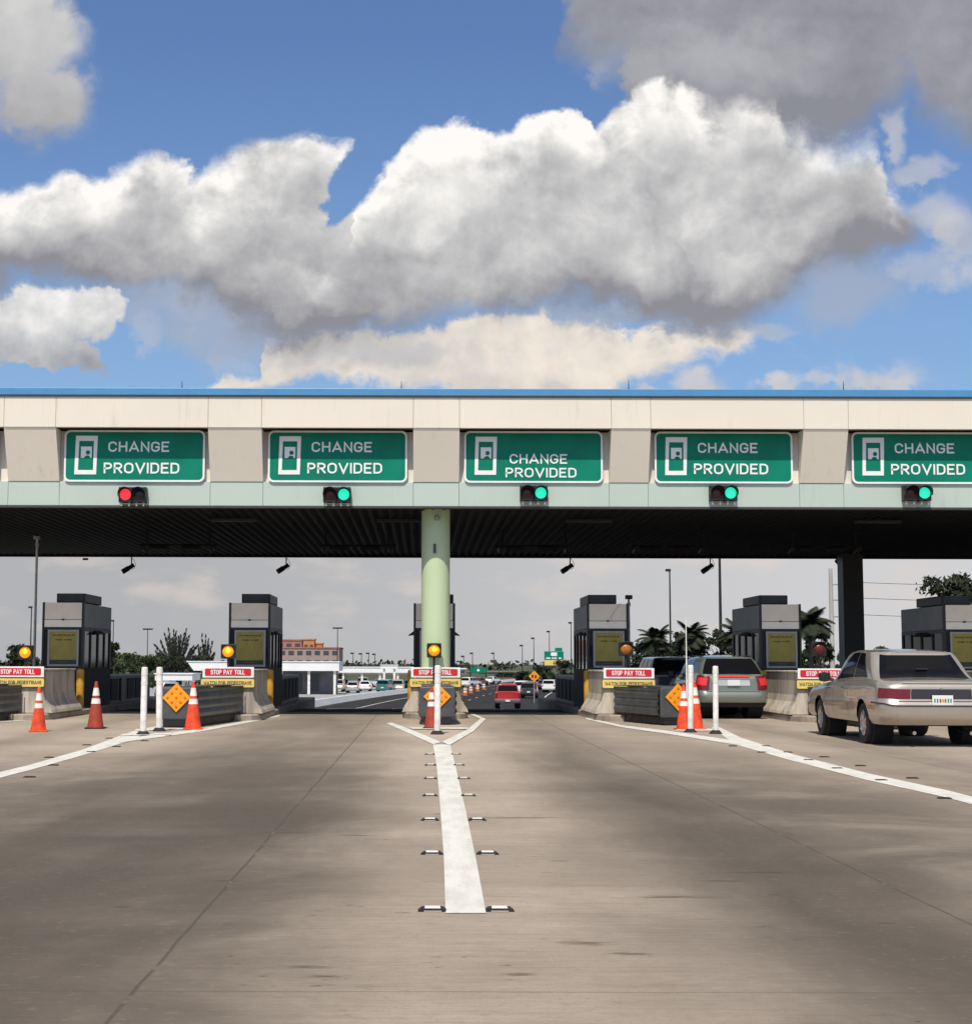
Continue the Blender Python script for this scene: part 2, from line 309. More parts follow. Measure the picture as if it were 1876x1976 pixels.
    for jx in (-1.18, 2.86, -5.0, 6.9, 10.9, -9.2, -13, 15):
        jw = nt.math('ADD', X, nt.math('MULTIPLY', nt.math('SUBTRACT', nt.noise(nt.comb(0.0, Y, float(jx)), 1.2, 4.0), 0.5), 0.03))
        k = nt.rng(nt.math('ABSOLUTE', nt.math('SUBTRACT', jw, jx)), 0.012, 0.005)
        j = k if j is None else nt.math('MAXIMUM', j, k)
    jb = nt.noise(nt.comb(0.0, Y, 9.0), 2.0, 5.0, 0.7)
    jc = nt.mix(nt.rng(jb, 0.54, 0.70), (0.085, 0.072, 0.06), (0.30, 0.255, 0.21))
    base = nt.mix(nt.math('MULTIPLY', j, 0.8), base, jc)
    fr = nt.math('FRACT', nt.math('DIVIDE', nt.math('ADD', Y, 1.0), 4.6))
    cj = nt.rng(nt.math('ABSOLUTE', nt.math('SUBTRACT', fr, 0.5)), 0.0020, 0.0006)
    base = nt.mix(nt.math('MULTIPLY', cj, 0.45), base, (0.07, 0.06, 0.05))
    nt.l.new(base, b.inputs['Base Color'])
    nt.put(b.inputs['Roughness'], nt.rng(patch, 0.3, 0.7, 0.72, 0.95)); b.inputs['Specular IOR Level'].default_value = 0.10
    bp = nt.node('ShaderNodeBump'); bp.inputs['Strength'].default_value = 0.35; bp.inputs['Distance'].default_value = 0.006
    h = nt.math('ADD', fine, nt.math('MULTIPLY', br, 1.2)); h = nt.math('SUBTRACT', h, nt.math('MULTIPLY', j, 1.5))
    nt.l.new(h, bp.inputs['Height']); nt.l.new(bp.outputs[0], b.inputs['Normal'])
    return m

def paint_mat():
    m = bpy.data.materials.new('road_paint'); m.use_nodes = True
    nt = NT(m.node_tree); b = nt.n['Principled BSDF']
    co = nt.node('ShaderNodeTexCoord').outputs['Object']
    n = nt.noise(nt.vmath('MULTIPLY', co, (6, 1.4, 1)), 1.0, 6.0, 0.6); f = nt.noise(co, 45.0, 5.0, 0.7)
    c = nt.mix(nt.rng(n, 0.35, 0.75), (0.70, 0.68, 0.61), (0.54, 0.515, 0.45))
    c = nt.mix(nt.rng(f, 0.56, 0.68, 0.0, 0.6), c, (0.32, 0.28, 0.24))
    w_ = nt.noise(nt.vmath('MULTIPLY', co, (9, 3.0, 1)), 2.0, 7.0, 0.75)
    c = nt.mix(nt.rng(w_, 0.60, 0.70, 0.0, 0.7), c, (0.30, 0.26, 0.22))
    nt.l.new(c, b.inputs['Base Color']); b.inputs['Roughness'].default_value = 0.7
    return m

def leaf_mat(name, c1, c2):
    m = bpy.data.materials.new(name); m.use_nodes = True
    nt = NT(m.node_tree); b = nt.n['Principled BSDF']
    co = nt.node('ShaderNodeTexCoord').outputs['Object']
    c = nt.mix(nt.rng(nt.noise(co, 1.8, 4.0), 0.35, 0.65), c1, c2)
    c = nt.mix(nt.rng(nt.noise(co, 9.0, 3.0), 0.3, 0.7, 0.0, 0.5), c, tuple(x*0.5 for x in c1))
    nt.l.new(c, b.inputs['Base Color']); b.inputs['Roughness'].default_value = 0.7; b.inputs['Specular IOR Level'].default_value = 0.2
    return m

def panel_mat(name, color, rough):
    m = bpy.data.materials.new(name); m.use_nodes = True; MATS[name] = m
    nt = NT(m.node_tree); b = nt.n['Principled BSDF']
    co = nt.node('ShaderNodeTexCoord').outputs['Object']
    st = nt.noise(nt.vmath('MULTIPLY', co, (5.0, 5.0, 0.5)), 1.3, 6.0, 0.65)
    bl = nt.noise(co, 0.5, 4.0, 0.5)
    c = nt.mix(nt.rng(bl, 0.3, 0.7, 0.0, 0.10), color, tuple(x*0.6 for x in color))
    c = nt.mix(nt.math('MULTIPLY', nt.rng(st, 0.52, 0.80), nt.rng(nt.noise(co, 0.9, 3.0), 0.40, 0.62, 0.0, 0.34)), c, (color[0]*.45, color[1]*.42, color[2]*.36))
    nt.l.new(c, b.inputs['Base Color']); b.inputs['Roughness'].default_value = rough
    bp = nt.node('ShaderNodeBump'); bp.inputs['Strength'].default_value = 0.10; bp.inputs['Distance'].default_value = 0.03
    nt.l.new(nt.noise(co, 1.1, 3.0), bp.inputs['Height']); nt.l.new(bp.outputs[0], b.inputs['Normal'])
    return m
M = dict(
    cream=panel_mat('cream_panel', (0.77, 0.705, 0.60), 0.55),
    tan=panel_mat('tan_panel', (0.84, 0.77, 0.645), 0.6),
    mint=panel_mat('mint_panel', (0.475, 0.56, 0.50), 0.5),
    blue=mat('blue_trim', (0.075, 0.26, 0.50), 0.4, var=0.05),
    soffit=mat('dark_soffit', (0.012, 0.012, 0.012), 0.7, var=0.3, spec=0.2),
    joint=mat('joint_grey', (0.22, 0.19, 0.15), 0.8),
    green=mat('sign_green', (0.0, 0.20, 0.125), 0.5, spec=.22, var=0.14, vscale=1.2),
    white=mat('sign_white', (0.82, 0.84, 0.82), 0.4, var=0.04),
    column=panel_mat('pale_green_paint', (0.54, 0.655, 0.41), 0.42),
    black=mat('black_paint', (0.012, 0.012, 0.013), 0.5, var=0.3),
    blackrub=mat('black_rubber', (0.018, 0.017, 0.017), 0.85, var=0.3, vscale=12),
    dkgrey=mat('dark_grey_metal', (0.07, 0.072, 0.075), 0.5, var=0.25, vscale=4, bump=0.1),
    darkwall=mat('dark_wall', (0.028, 0.028, 0.03), 0.7, var=0.3, vscale=3, spec=.2),
    rail=mat('cushion_rail', (0.085, 0.09, 0.095), 0.42, metal=0.3, var=0.35, vscale=3, bump=0.15),
    boothpanel=mat('booth_panel', (0.88, 0.77, 0.62), 0.5, var=0.06, vscale=1.5),
    boothpanel2=mat('booth_panel_light', (0.93, 0.86, 0.74), 0.5, var=0.05),
    boothside=mat('booth_side_grey', (0.25, 0.245, 0.235), 0.5, var=0.12, vscale=2),
    glass=glass_mat('dark_glass', (0.02, 0.022, 0.026)),
    alu=mat('grey_frame', (0.34, 0.34, 0.34), 0.5, metal=0.2),
    poster=mat('poster_yellow', (0.34, 0.275, 0.055), 0.6, var=0.15, vscale=2.5),
    ink=mat('poster_ink', (0.10, 0.085, 0.02), 0.7),
    barrier=weathered('barrier_concrete', (0.60, 0.53, 0.43), (0.24, 0.205, 0.16), amount=.85),
    curb=weathered('curb_concrete', (0.38, 0.315, 0.25), (0.15, 0.12, 0.09), streak=(1, 1, 1), scale=1.5),
    red=mat('sign_red', (0.62, 0.015, 0.025), 0.45, var=0.08),
    yellow=mat('sign_yellow', (0.80, 0.60, 0.17), 0.45, var=0.10, vscale=2),
    bolly=mat('bollard_yellow', (0.55, 0.30, 0.03), 0.5, var=0.3, vscale=3),
    orange=mat('marker_orange', (0.90, 0.32, 0.01), 0.42, var=0.10, vscale=3),
    orange2=mat('button_orange', (0.62, 0.16, 0.005), 0.3, var=0.1),
    cone=mat('cone_orange', (0.80, 0.07, 0.015), 0.5, var=0.38, vscale=7),
    conered=mat('faded_dark_cone', (0.36, 0.045, 0.02), 0.6, var=0.25, vscale=6),
    collar=mat('reflective_collar', (0.78, 0.74, 0.68), 0.4, var=0.12, vscale=9),
    post=mat('post_white', (0.80, 0.77, 0.71), 0.45, var=0.22, vscale=6),
    galv=mat('galvanised', (0.42, 0.42, 0.41), 0.45, metal=0.5, var=0.15, vscale=3),
    polegrey=mat('pole_grey', (0.028, 0.028, 0.028), 0.7, var=0.1, spec=.2),
    poleconc=weathered('pole_concrete', (0.52, 0.48, 0.43), (0.30, 0.27, 0.23), scale=1.0),
    redon=mat('signal_red_on', (0.8, 0.02, 0.02), 0.3, emit=(1.0, 0.05, 0.06), estr=0.75),
    greenon=mat('signal_green_on', (0.0, 0.6, 0.4), 0.3, emit=(0.03, 0.95, 0.60), estr=0.7),
    redoff=mat('signal_red_off', (0.05, 0.008, 0.008), 0.3),
    greenoff=mat('signal_green_off', (0.01, 0.02, 0.018), 0.3),
    amberon=mat('beacon_amber_on', (0.9, 0.35, 0.01), 0.25, emit=(1.0, 0.34, 0.015), estr=0.55, var=0.4, vscale=14),
    ambercore=mat('beacon_core', (0.95, 0.6, 0.03), 0.25, emit=(1.0, 0.72, 0.03), estr=0.9, var=0.3, vscale=20),
    amberoff=mat('beacon_amber_off', (0.36, 0.12, 0.015), 0.35, var=0.5, vscale=9),
    reddk=mat('beacon_red_off', (0.12, 0.012, 0.01), 0.35, var=0.4, vscale=9),
    bark=mat('bark', (0.10, 0.08, 0.06), 0.9, var=0.3, vscale=8),
    leafA=leaf_mat('dark_leaves', (0.024, 0.032, 0.018), (0.050, 0.060, 0.030)),
    leafB=leaf_mat('green_leaves', (0.035, 0.055, 0.018), (0.085, 0.11, 0.035)),
    leafC=leaf_mat('grey_needles', (0.035, 0.040, 0.030), (0.060, 0.066, 0.050)),
    asphalt=mat('asphalt', (0.036, 0.035, 0.037), 0.95, var=0.35, vscale=0.8, bump=0.3, bscale=60, spec=.08),
    apron=mat('pale_apron', (0.32, 0.32, 0.32), 0.9, var=0.2, vscale=0.3),
    ground=mat('dry_grass', (0.06, 0.065, 0.03), 0.95, var=0.4, vscale=0.3, bump=0.4),
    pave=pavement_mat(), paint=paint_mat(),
    brick=mat('red_brick_wall', (0.36, 0.17, 0.13), 0.9, var=0.15, vscale=0.4),
    stucco=mat('pink_stucco', (0.38, 0.27, 0.24), 0.9, var=0.12, vscale=0.4),
    orangewall=mat('orange_stucco', (0.50, 0.22, 0.08), 0.9, var=0.12, vscale=0.4),
    winfar=mat('far_window', (0.06, 0.07, 0.08), 0.3, var=0.2),
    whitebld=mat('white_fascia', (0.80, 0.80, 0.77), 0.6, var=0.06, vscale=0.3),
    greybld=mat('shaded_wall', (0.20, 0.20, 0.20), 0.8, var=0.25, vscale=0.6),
    darkred=mat('dark_red_panel', (0.09, 0.012, 0.012), 0.5),
)
# ------------------------------------------------------------------ object helpers
def tag(o, label=None, cat=None, group=None, kind=None):
    if label: o['label'] = label
    if cat: o['category'] = cat
    if group: o['group'] = group
    if kind: o['kind'] = kind
    return o
def empty(name, loc=(0, 0, 0), rz=0.0):
    o = bpy.data.objects.new(name, None); COL.objects.link(o); o.location = loc; o.rotation_euler = (0, 0, rz)
    o.empty_display_size = 0.2; return o
class MB:
    def __init__(s): s.v = []; s.f = []; s.mi = []
    def add(s, vs, fs, mi=0):
        k = len(s.v); s.v += [tuple(v) for v in vs]
        for f in fs: s.f.append(tuple(i+k for i in f)); s.mi.append(mi)
        return s
    def box(s, x0, x1, y0, y1, z0, z1, mi=0):
        vs = [(x, y, z) for z in (z0, z1) for y in (y0, y1) for x in (x0, x1)]
        return s.add(vs, [(0, 2, 3, 1), (4, 5, 7, 6), (0, 1, 5, 4), (2, 6, 7, 3), (0, 4, 6, 2), (1, 3, 7, 5)], mi)
    def tube(s, p0, p1, r0, r1=None, n=12, mi=0, cap=True):
        r1 = r0 if r1 is None else r1
        p0, p1 = Vector(p0), Vector(p1); d = (p1-p0).normalized()
        a = d.orthogonal().normalized(); b = d.cross(a)
        vs = []
        for p, r in ((p0, r0), (p1, r1)):
            for i in range(n):
                t = 2*math.pi*i/n; vs.append(p+a*(r*math.cos(t))+b*(r*math.sin(t)))
        fs = [(i, (i+1) % n, n+(i+1) % n, n+i) for i in range(n)]
        if cap: fs += [tuple(range(n-1, -1, -1)), tuple(range(n, 2*n))]
        return s.add(vs, fs, mi)
    def path(s, pts, r, n=8, mi=0):
        for a, b in zip(pts[:-1], pts[1:]): s.tube(a, b, r, r, n, mi)
        return s
    def lathe(s, prof, n=24, c=(0, 0, 0), axis='Z', mi=0):
        vs = []; fs = []
        for (r, h) in prof:
            for i in range(n):
                t = 2*math.pi*i/n; a, b = r*math.cos(t), r*math.sin(t)
                p = (a, b, h) if axis == 'Z' else ((a, -h, b) if axis == 'Y' else (h, a, b))
                vs.append((p[0]+c[0], p[1]+c[1], p[2]+c[2]))
        for j in range(len(prof)-1):
            for i in range(n):
                fs.append((j*n+i, j*n+(i+1) % n, (j+1)*n+(i+1) % n, (j+1)*n+i))
        return s.add(vs, fs, mi)
    def prism(s, pts, y0, y1, mi=0):            # outline in (x,z), extruded along y
        n = len(pts)
        vs = [(p[0], y0, p[1]) for p in pts]+[(p[0], y1, p[1]) for p in pts]
        fs = [(i, (i+1) % n, n+(i+1) % n, n+i) for i in range(n)]+[tuple(range(n-1, -1, -1)), tuple(range(n, 2*n))]
        return s.add(vs, fs, mi)
    def build(s, name, m, parent=None, smooth=False, bevel=0.0, loc=None):
        me = bpy.data.meshes.new(name); me.from_pydata(s.v, [], s.f); me.validate()
        bm = bmesh.new(); bm.from_mesh(me); bmesh.ops.recalc_face_normals(bm, faces=bm.faces); bm.to_mesh(me); bm.free()
        ms = m if isinstance(m, (list, tuple)) else [m]
        for x in ms: me.materials.append(x)
        if len(ms) > 1 and len(me.polygons) == len(s.mi):
            for p, i in zip(me.polygons, s.mi): p.material_index = i
        if smooth:
            for p in me.polygons: p.use_smooth = True
            me.set_sharp_from_angle(angle=R(38))
        o = bpy.data.objects.new(name, me); COL.objects.link(o)
        if parent: o.parent = parent
        if loc: o.location = loc
        if bevel:
            b = o.modifiers.new('bevel', 'BEVEL'); b.width = bevel; b.segments = 2; b.limit_method = 'ANGLE'; b.angle_limit = R(50)
        return o
def kids(o): return [c for c in bpy.data.objects if c.parent == o]
def copy_tree(o, parent=None):
    c = o.copy(); COL.objects.link(c); c.parent = parent
    for ch in kids(o): copy_tree(ch, c)
    return c
def rrect(x0, x1, z0, z1, r, n=6):
    pts = []
    for cx, cz, a0 in ((x1-r, z1-r, 0), (x0+r, z1-r, 90), (x0+r, z0+r, 180), (x1-r, z0+r, 270)):
        for i in range(n+1):
            t = R(a0+90*i/n); pts.append((cx+r*math.cos(t), cz+r*math.sin(t)))
    return pts
def frame_mb(outer, inner, y0, y1):
    mb = MB(); n = len(outer)
    vs = [(p[0], y, p[1]) for y in (y0, y1) for p in outer]+[(p[0], y, p[1]) for y in (y0, y1) for p in inner]
    fs = []
    for i in range(n):
        j = (i+1) % n
        fs += [(i, j, 2*n+j, 2*n+i), (n+i, 3*n+i, 3*n+j, n+j), (i, n+i, n+j, j), (2*n+i, 2*n+j, 3*n+j, 3*n+i)]
    return mb.add(vs, fs)
def arc(cx, cy, rx, ry, a0, a1, n=10):
    return [(cx+rx*math.cos(R(a0+(a1-a0)*i/n)), cy+ry*math.sin(R(a0+(a1-a0)*i/n))) for i in range(n+1)]
W_ = .62
GL_ = {
 'C': (W_, [arc(.31, .69, .31, .31, 15, 180)+arc(.31, .31, .31, .31, 180, 345)]),
 'G': (W_, [arc(.31, .69, .31, .31, 15, 180)+arc(.31, .31, .31, .31, 180, 350)+[(.62, .46), (.36, .46)]]),
 'O': (.66, [arc(.33, .67, .33, .33, 0, 180)+arc(.33, .33, .33, .33, 180, 360)+[(.66, .67)]]),
 'D': (.60, [[(0, 0), (0, 1), (.28, 1)]+arc(.28, .68, .32, .32, 90, 0)+arc(.28, .32, .32, .32, 0, -90)+[(0, 0)]]),
 'P': (.56, [[(0, 0), (0, 1), (.30, 1)]+arc(.30, .73, .26, .27, 90, -90)+[(.05, .46)]]),
 'R': (.58, [[(0, 0), (0, 1), (.30, 1)]+arc(.30, .73, .27, .27, 90, -90)+[(.05, .46)], [(.28, .46), (.58, 0)]]),
 'E': (.52, [[(.52, 1), (0, 1), (0, 0), (.52, 0)], [(.03, .52), (.44, .52)]]),
 'F': (.50, [[(.50, 1), (0, 1), (0, 0)], [(.03, .52), (.42, .52)]]),
 'H': (.60, [[(0, 0), (0, 1)], [(.60, 0), (.60, 1)], [(.03, .52), (.57, .52)]]),
 'N': (.60, [[(0, 0), (0, 1), (.60, 0), (.60, 1)]]),
 'A': (.74, [[(0, 0), (.37, 1), (.74, 0)], [(.12, .27), (.62, .27)]]),
 'V': (.70, [[(0, 1), (.35, 0), (.70, 1)]]), 'I': (.0, [[(0, 0), (0, 1)]]),
 'S': (.56, [arc(.28, .73, .28, .27, 15, 180)+arc(.28, .75, .28, .25, 180, 250)+arc(.28, .27, .28, .26, 75, 0)+arc(.28, .27, .28, .27, 0, -165)]),
 'T': (.58, [[(0, 1), (.58, 1)], [(.29, 0), (.29, .97)]]), 'L': (.48, [[(0, 1), (0, 0), (.48, 0)]]),
 'Y': (.66, [[(0, 1), (.33, .48), (.66, 1)], [(.33, 0), (.33, .48)]]),
 'W': (.92, [[(0, 1), (.22, 0), (.46, .8), (.70, 0), (.92, 1)]]), ' ': (.30, [])}
def text_mb(s, x0, x1, z0, z1, y, depth=0.006, off=0.012, space=1.0, thick=.098):
    """road-sign lettering: each stroke is a thin raised strip, facing -Y"""
    tot = sum(GL_[c][0] for c in s)+.30*(len(s)-1)+2*thick; hh = (z1-z0)/(1+2*thick)
    sx = (x1-x0)/tot; mb = MB(); cx = thick; k = 0
    for c in s:
        w, strokes = GL_[c]
        for st in strokes:
            P_ = [Vector(((cx+a)*sx, (thick+b)*hh)) for a, b in st]
            Q = [P_[0]]
            for p in P_[1:]:
                if (p-Q[-1]).length > 1e-4*hh: Q.append(p)
            P_ = Q; n = len(P_); t = thick*hh; k += 1; yy = y-depth-.0004*(k % 3); vs = []
            closed = (P_[0]-P_[-1]).length < 1e-4*hh
            d0 = (P_[1]-P_[0]).normalized(); d1 = (P_[-1]-P_[-2]).normalized(); sq = .0 if n > 4 else .0
            for i, p in enumerate(P_):
                a = (P_[i]-P_[i-1]).normalized() if i else (d1 if closed else d0); b = (P_[i+1]-P_[i]).normalized() if i < n-1 else (d0 if closed else d1)
                m = (a+b); m = m.normalized() if m.length > .05 else a; nn = Vector((-m.y, m.x)); cs = max(.42, nn.dot(Vector((-a.y, a.x))))
                e = p if closed else (p-d0*t*.9 if i == 0 else (p+d1*t*.9 if i == n-1 else p))
                for sg in (1, -1): q = e+nn*(sg*t/cs); vs.append((x0+q.x, yy, z0+q.y))
            mb.add(vs, [(2*i, 2*i+1, 2*i+3, 2*i+2) for i in range(n-1)])
        cx += w+.30
    return mb


# ------------------------------------------------------------------ ground, roads, markings
def sheet(name, xs, ys, dz, m, zf=zg, kind='structure'):
    vs = [(x, y, zf(y)+dz) for y in ys for x in xs]; nx = len(xs)
    fs = [(j*nx+i, j*nx+i+1, (j+1)*nx+i+1, (j+1)*nx+i) for j in range(len(ys)-1) for i in range(nx-1)]
    mb = MB(); mb.add(vs, fs); o = mb.build(name, m); tag(o, kind=kind); return o
YS = [-60, 0, 20, 36, 38]+[38+2*i for i in range(1, 37)]+[110+10*i for i in range(1, 20)]+[340, 400, 600, 1000, 2000, 6000]
def ysub(a, b): return [a]+[y for y in YS if a < y < b]+[b]
sheet('ground', [-3000, -200, 0, 200, 3000], YS, -0.03, M['ground'])
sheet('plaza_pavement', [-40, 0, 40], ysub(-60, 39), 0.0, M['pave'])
def road_edge(side):                       # the road bends to the right beyond the plaza
    return side
vs = []; ysr = ysub(39, 600)
bend = lambda Y: max(0, Y-90)**1.5*0.0085
mb = MB()
for y in ysr:
    vs += [(-9+bend(y)*1.0+0, y, zg(y)-0.004), (34+bend(y), y, zg(y)-0.004)]
mb.add(vs, [(2*i, 2*i+1, 2*i+3, 2*i+2) for i in range(len(ysr)-1)]); tag(mb.build('road', M['asphalt']), kind='structure')
mb = MB(); vs = []; ysl = ysub(60, 330)
for y in ysl: vs += [(-90, y, zg(y)-0.01), (-9.6+bend(y), y, zg(y)-0.01)]
mb.add(vs, [(2*i, 2*i+1, 2*i+3, 2*i+2) for i in range(len(ysl)-1)]); tag(mb.build('parking_lot', M['apron']), kind='structure')

def stripe(name, path, widths, dz=0.004):
    """a painted line along ground points with a width at each"""
    mb = MB(); vs = []
    for i, p in enumerate(path):
        a = path[max(0, i-1)]; b = path[min(len(path)-1, i+1)]
        d = (b-a).normalized(); n = Vector((d.y, -d.x, 0)); w = widths[i] if isinstance(widths, (list, tuple)) else widths
        vs += [p-n*w/2+Vector((0, 0, dz)), p+n*w/2+Vector((0, 0, dz))]
    mb.add(vs, [(2*i, 2*i+1, 2*i+3, 2*i+2) for i in range(len(path)-1)])
    return tag(mb.build(name, M['paint']), kind='structure')
def quadline(name, L, Rr, dz=0.004):
    mb = MB(); vs = []
    for a, b in zip(L, Rr): vs += [G(*a)+Vector((0, 0, dz)), G(*b)+Vector((0, 0, dz))]
    mb.add(vs, [(2*i, 2*i+1, 2*i+3, 2*i+2) for i in range(len(L)-1)])
    return tag(mb.build(name, M['paint']), kind='structure')
quadline('centre_line', [(860, 1763), (857, 1660), (850, 1560), (843, 1478), (836, 1437)], [(938, 1763), (919, 1660), (898, 1560), (879, 1478), (869, 1437)])
quadline('gore_line', [(745, 1396), (790, 1416), (836, 1437)], [(757, 1395), (802, 1412), (852, 1433)], 0.008)
quadline('gore_line', [(852, 1433), (900, 1410), (927, 1388), (904, 1378)], [(868, 1439), (914, 1412), (938, 1388), (914, 1378)], 0.012)
quadline('gore_line', [(796, 1408), (905, 1408)], [(790, 1405), (903, 1405)], 0.016)
# left gore
quadline('lane_line', [(-300, 1560), (-40, 1500), (60, 1476), (160, 1447), (238, 1418), (262, 1410)], [(-300, 1574), (-40, 1512), (60, 1486), (160, 1458), (250, 1430), (290, 1412)], 0.004)
quadline('lane_line', [(230, 1428), (300, 1418), (380, 1408), (450, 1396), (540, 1380)], [(230, 1434), (302, 1424), (384, 1413), (454, 1400), (540, 1383)], 0.008)
quadline('lane_line', [(262, 1411), (300, 1402), (330, 1395)], [(280, 1413), (312, 1404), (338, 1396)], 0.008)
quadline('gore_line', [(262, 1411), (400, 1407)], [(262, 1408), (400, 1405)], 0.012)
quadline('gore_line', [(230, 1421), (330, 1418)], [(240, 1417), (336, 1415)], 0.013)
# right gore
quadline('lane_line', [(1385, 1402), (1430, 1424), (1530, 1456), (1680, 1494), (1829, 1526), (2100, 1596)], [(1372, 1404), (1420, 1437), (1520, 1466), (1670, 1505), (1820, 1538), (2100, 1612)], 0.004)
quadline('lane_line', [(1130, 1385), (1200, 1400), (1290, 1411), (1420, 1430)], [(1130, 1388), (1200, 1404), (1290, 1417), (1420, 1438)], 0.008)
quadline('gore_line', [(1300, 1411), (1385, 1411)], [(1310, 1407), (1386, 1407)], 0.012)
quadline('lane_line', [(-40, 1392), (60, 1388), (120, 1382)], [(-40, 1396), (60, 1391), (120, 1384)], 0.008)

def raised_marker(p, label, group):
    e = empty('pavement_marker', p); tag(e, label, 'road marker', group)
    b = MB()
    o = [(-.052, 0), (-.038, .016), (.038, .016), (.052, 0)]
    b.prism([(x*1.55, z) for x, z in o], -.045, .045); b.build('base', M['blackrub'], e)
    l = MB(); l.add([(-.048, -.049, .004), (.048, -.049, .004), (.042, -.010, .021), (-.042, -.010, .021)], [(0, 1, 2, 3)])
    l.box(-.042, .042, -.010, .035, .012, .021); l.build('reflector', M['collar'], e)
    return e
first = None
rows = [1757, 1648, 1583, 1536, 1503, 1477, 1456]
ords = ['nearest', 'second', 'third', 'fourth', 'fifth', 'sixth', 'farthest']
xl = [(835, 964), (834, 941), (830, 921), (830, 904), (831, 895), (831, 886), (830, 880)]
for k, (yy, (a, b)) in enumerate(zip(rows, xl)):
    for side, x in (('left', a), ('right', b)):
        lab = '%s raised reflector %s of the thick white centre stripe' % (ords[k], side)
        g = 'raised reflectors along the centre stripe'
        if first is None: first = raised_marker(G(x, yy), lab, g)
        else:
            c = copy_tree(first); c.location = G(x, yy); tag(c, lab, 'road marker', g)
for lst, sname in (([(58, 1500), (104, 1477), (176, 1451), (226, 1441), (280, 1430), (325, 1420), (212, 1425), (168, 1438), (96, 1462)], 'left'), ([(1414, 1440), (1470, 1452), (1560, 1467), (1615, 1483), (1700, 1506), (1822, 1541), (1478, 1440), (1520, 1452), (1590, 1461), (1660, 1478), (1760, 1502)], 'right')):
    for i, (x, y) in enumerate(lst):
        c = first.copy(); COL.objects.link(c); c.location = G(x, y); c.scale = (.9, .9, .8); b_ = [k for k in kids(first) if k.name.startswith('base')][0].copy(); COL.objects.link(b_); b_.parent = c
        tag(c, 'worn black marker stub beside the thin white lane line on the %s' % sname, 'road marker', 'worn marker stubs beside the %s lane line' % sname)

# ------------------------------------------------------------------ toll canopy
YF = 33.5; YR = 49.9; XL, XR = -19.0, 23.5
def zat(y, Y, x=938): return at(x, y, Y).z
def xat(x, Y, y=900): return at(x, y, Y).x
Z_top, Z_trim, Z_band, Z_mid, Z_bot = zat(751, YF), zat(767, YF), zat(826, YF), zat(931, YF+.5), zat(977, YF+.5)
YM = YF+0.5
openings = [(-260, 8), (108, 402), (505, 798), (887, 1180), (1256, 1551), (1637, 1932), (2010, 2300)]
OX = [(at(a, 830, YF).x, at(b, 830, YF).x) for a, b in openings]
canopy = empty('toll_canopy', (2, YF, 0)); tag(canopy, 'long flat toll canopy with blue edge and cream and mint bands', 'canopy')
canopy.location = (0, 0, 0)
edges = [XL]+[e for ab in OX for e in ab]+[XR]; edges = sorted(e for e in edges if XL <= e <= XR)
mb = MB()
for a, b in zip(edges[:-1], edges[1:]): mb.box(a+.004, b-.004, YF, YF+.10, Z_band, Z_trim-.005)
mb.build('upper_band', M['cream'], canopy, bevel=.004)
mb = MB(); mb.box(XL+.05, XR-.05, YF+.102, YR-.5, Z_bot+.10, Z_trim-.02); 
mb = MB(); mb.box(XL+.02, XR-.02, YF+.101, YF+.14, Z_band+.02, Z_trim-.01); mb.build('joint_backing', M['joint'], canopy)
mb = MB(); mb.box(XL-.05, XR+.05, YF-.06, YF+.3, Z_trim+.03, Z_top); mb.build('blue_trim', M['blue'], canopy, bevel=.01)
mb = MB(); mb.box(XL-.02, XR+.02, YF-.03, YF+.28, Z_trim-.005, Z_trim+.03); mb.build('drip_edge', M['joint'], canopy)
# piers: they slope back as they come down
mb = MB()
piers = [(XL, OX[0][0])]+[(OX[i][1], OX[i+1][0]) for i in range(len(OX)-1)]+[(OX[-1][1], XR)]
for a, b in piers:
    if b-a < .05: continue
    n = max(1, 1); 
    mb = MB(); vs = [(a, YF+.02, Z_band-.003), (b, YF+.02, Z_band-.003), (b, YM-.02, Z_mid+.006), (a, YM-.02, Z_mid+.006), (a, YM+.45, Z_band-.003), (b, YM+.45, Z_band-.003), (b, YM+.45, Z_mid+.006), (a, YM+.45, Z_mid+.006)]
    mb.add(vs, [(0, 1, 2, 3), (4, 7, 6, 5), (0, 3, 7, 4), (1, 5, 6, 2), (0, 4, 5, 1), (3, 2, 6, 7)]); mb.build('pier_panel', M['tan'], canopy)
mb = MB(); mb.box(XL, XR, YM+.10, YM+.44, Z_mid+.004, Z_band-.006); mb.build('recess_wall', mat('recess_white', (0.76, 0.72, 0.64), .6, var=.06, vscale=.8), canopy)
mb = MB()
for a, b in zip(edges[:-1], edges[1:]): mb.box(a+.004, b-.004, YM, YM+.12, Z_bot, Z_mid)
mb.build('lower_band', M['mint'], canopy, bevel=.004)
mb = MB(); mb.box(XL, XR, YM-.015, YM+.2, Z_bot-.05, Z_bot-.004); mb.build('bottom_edge', mat('edge_dark', (.05, .055, .05), .6), canopy)
# top slab of the fascia between band and recess
mb = MB(); mb.box(XL, XR, YF+.15, YR-.3, Z_band+.05, Z_trim-.06); mb.build('roof', M['joint'], canopy)
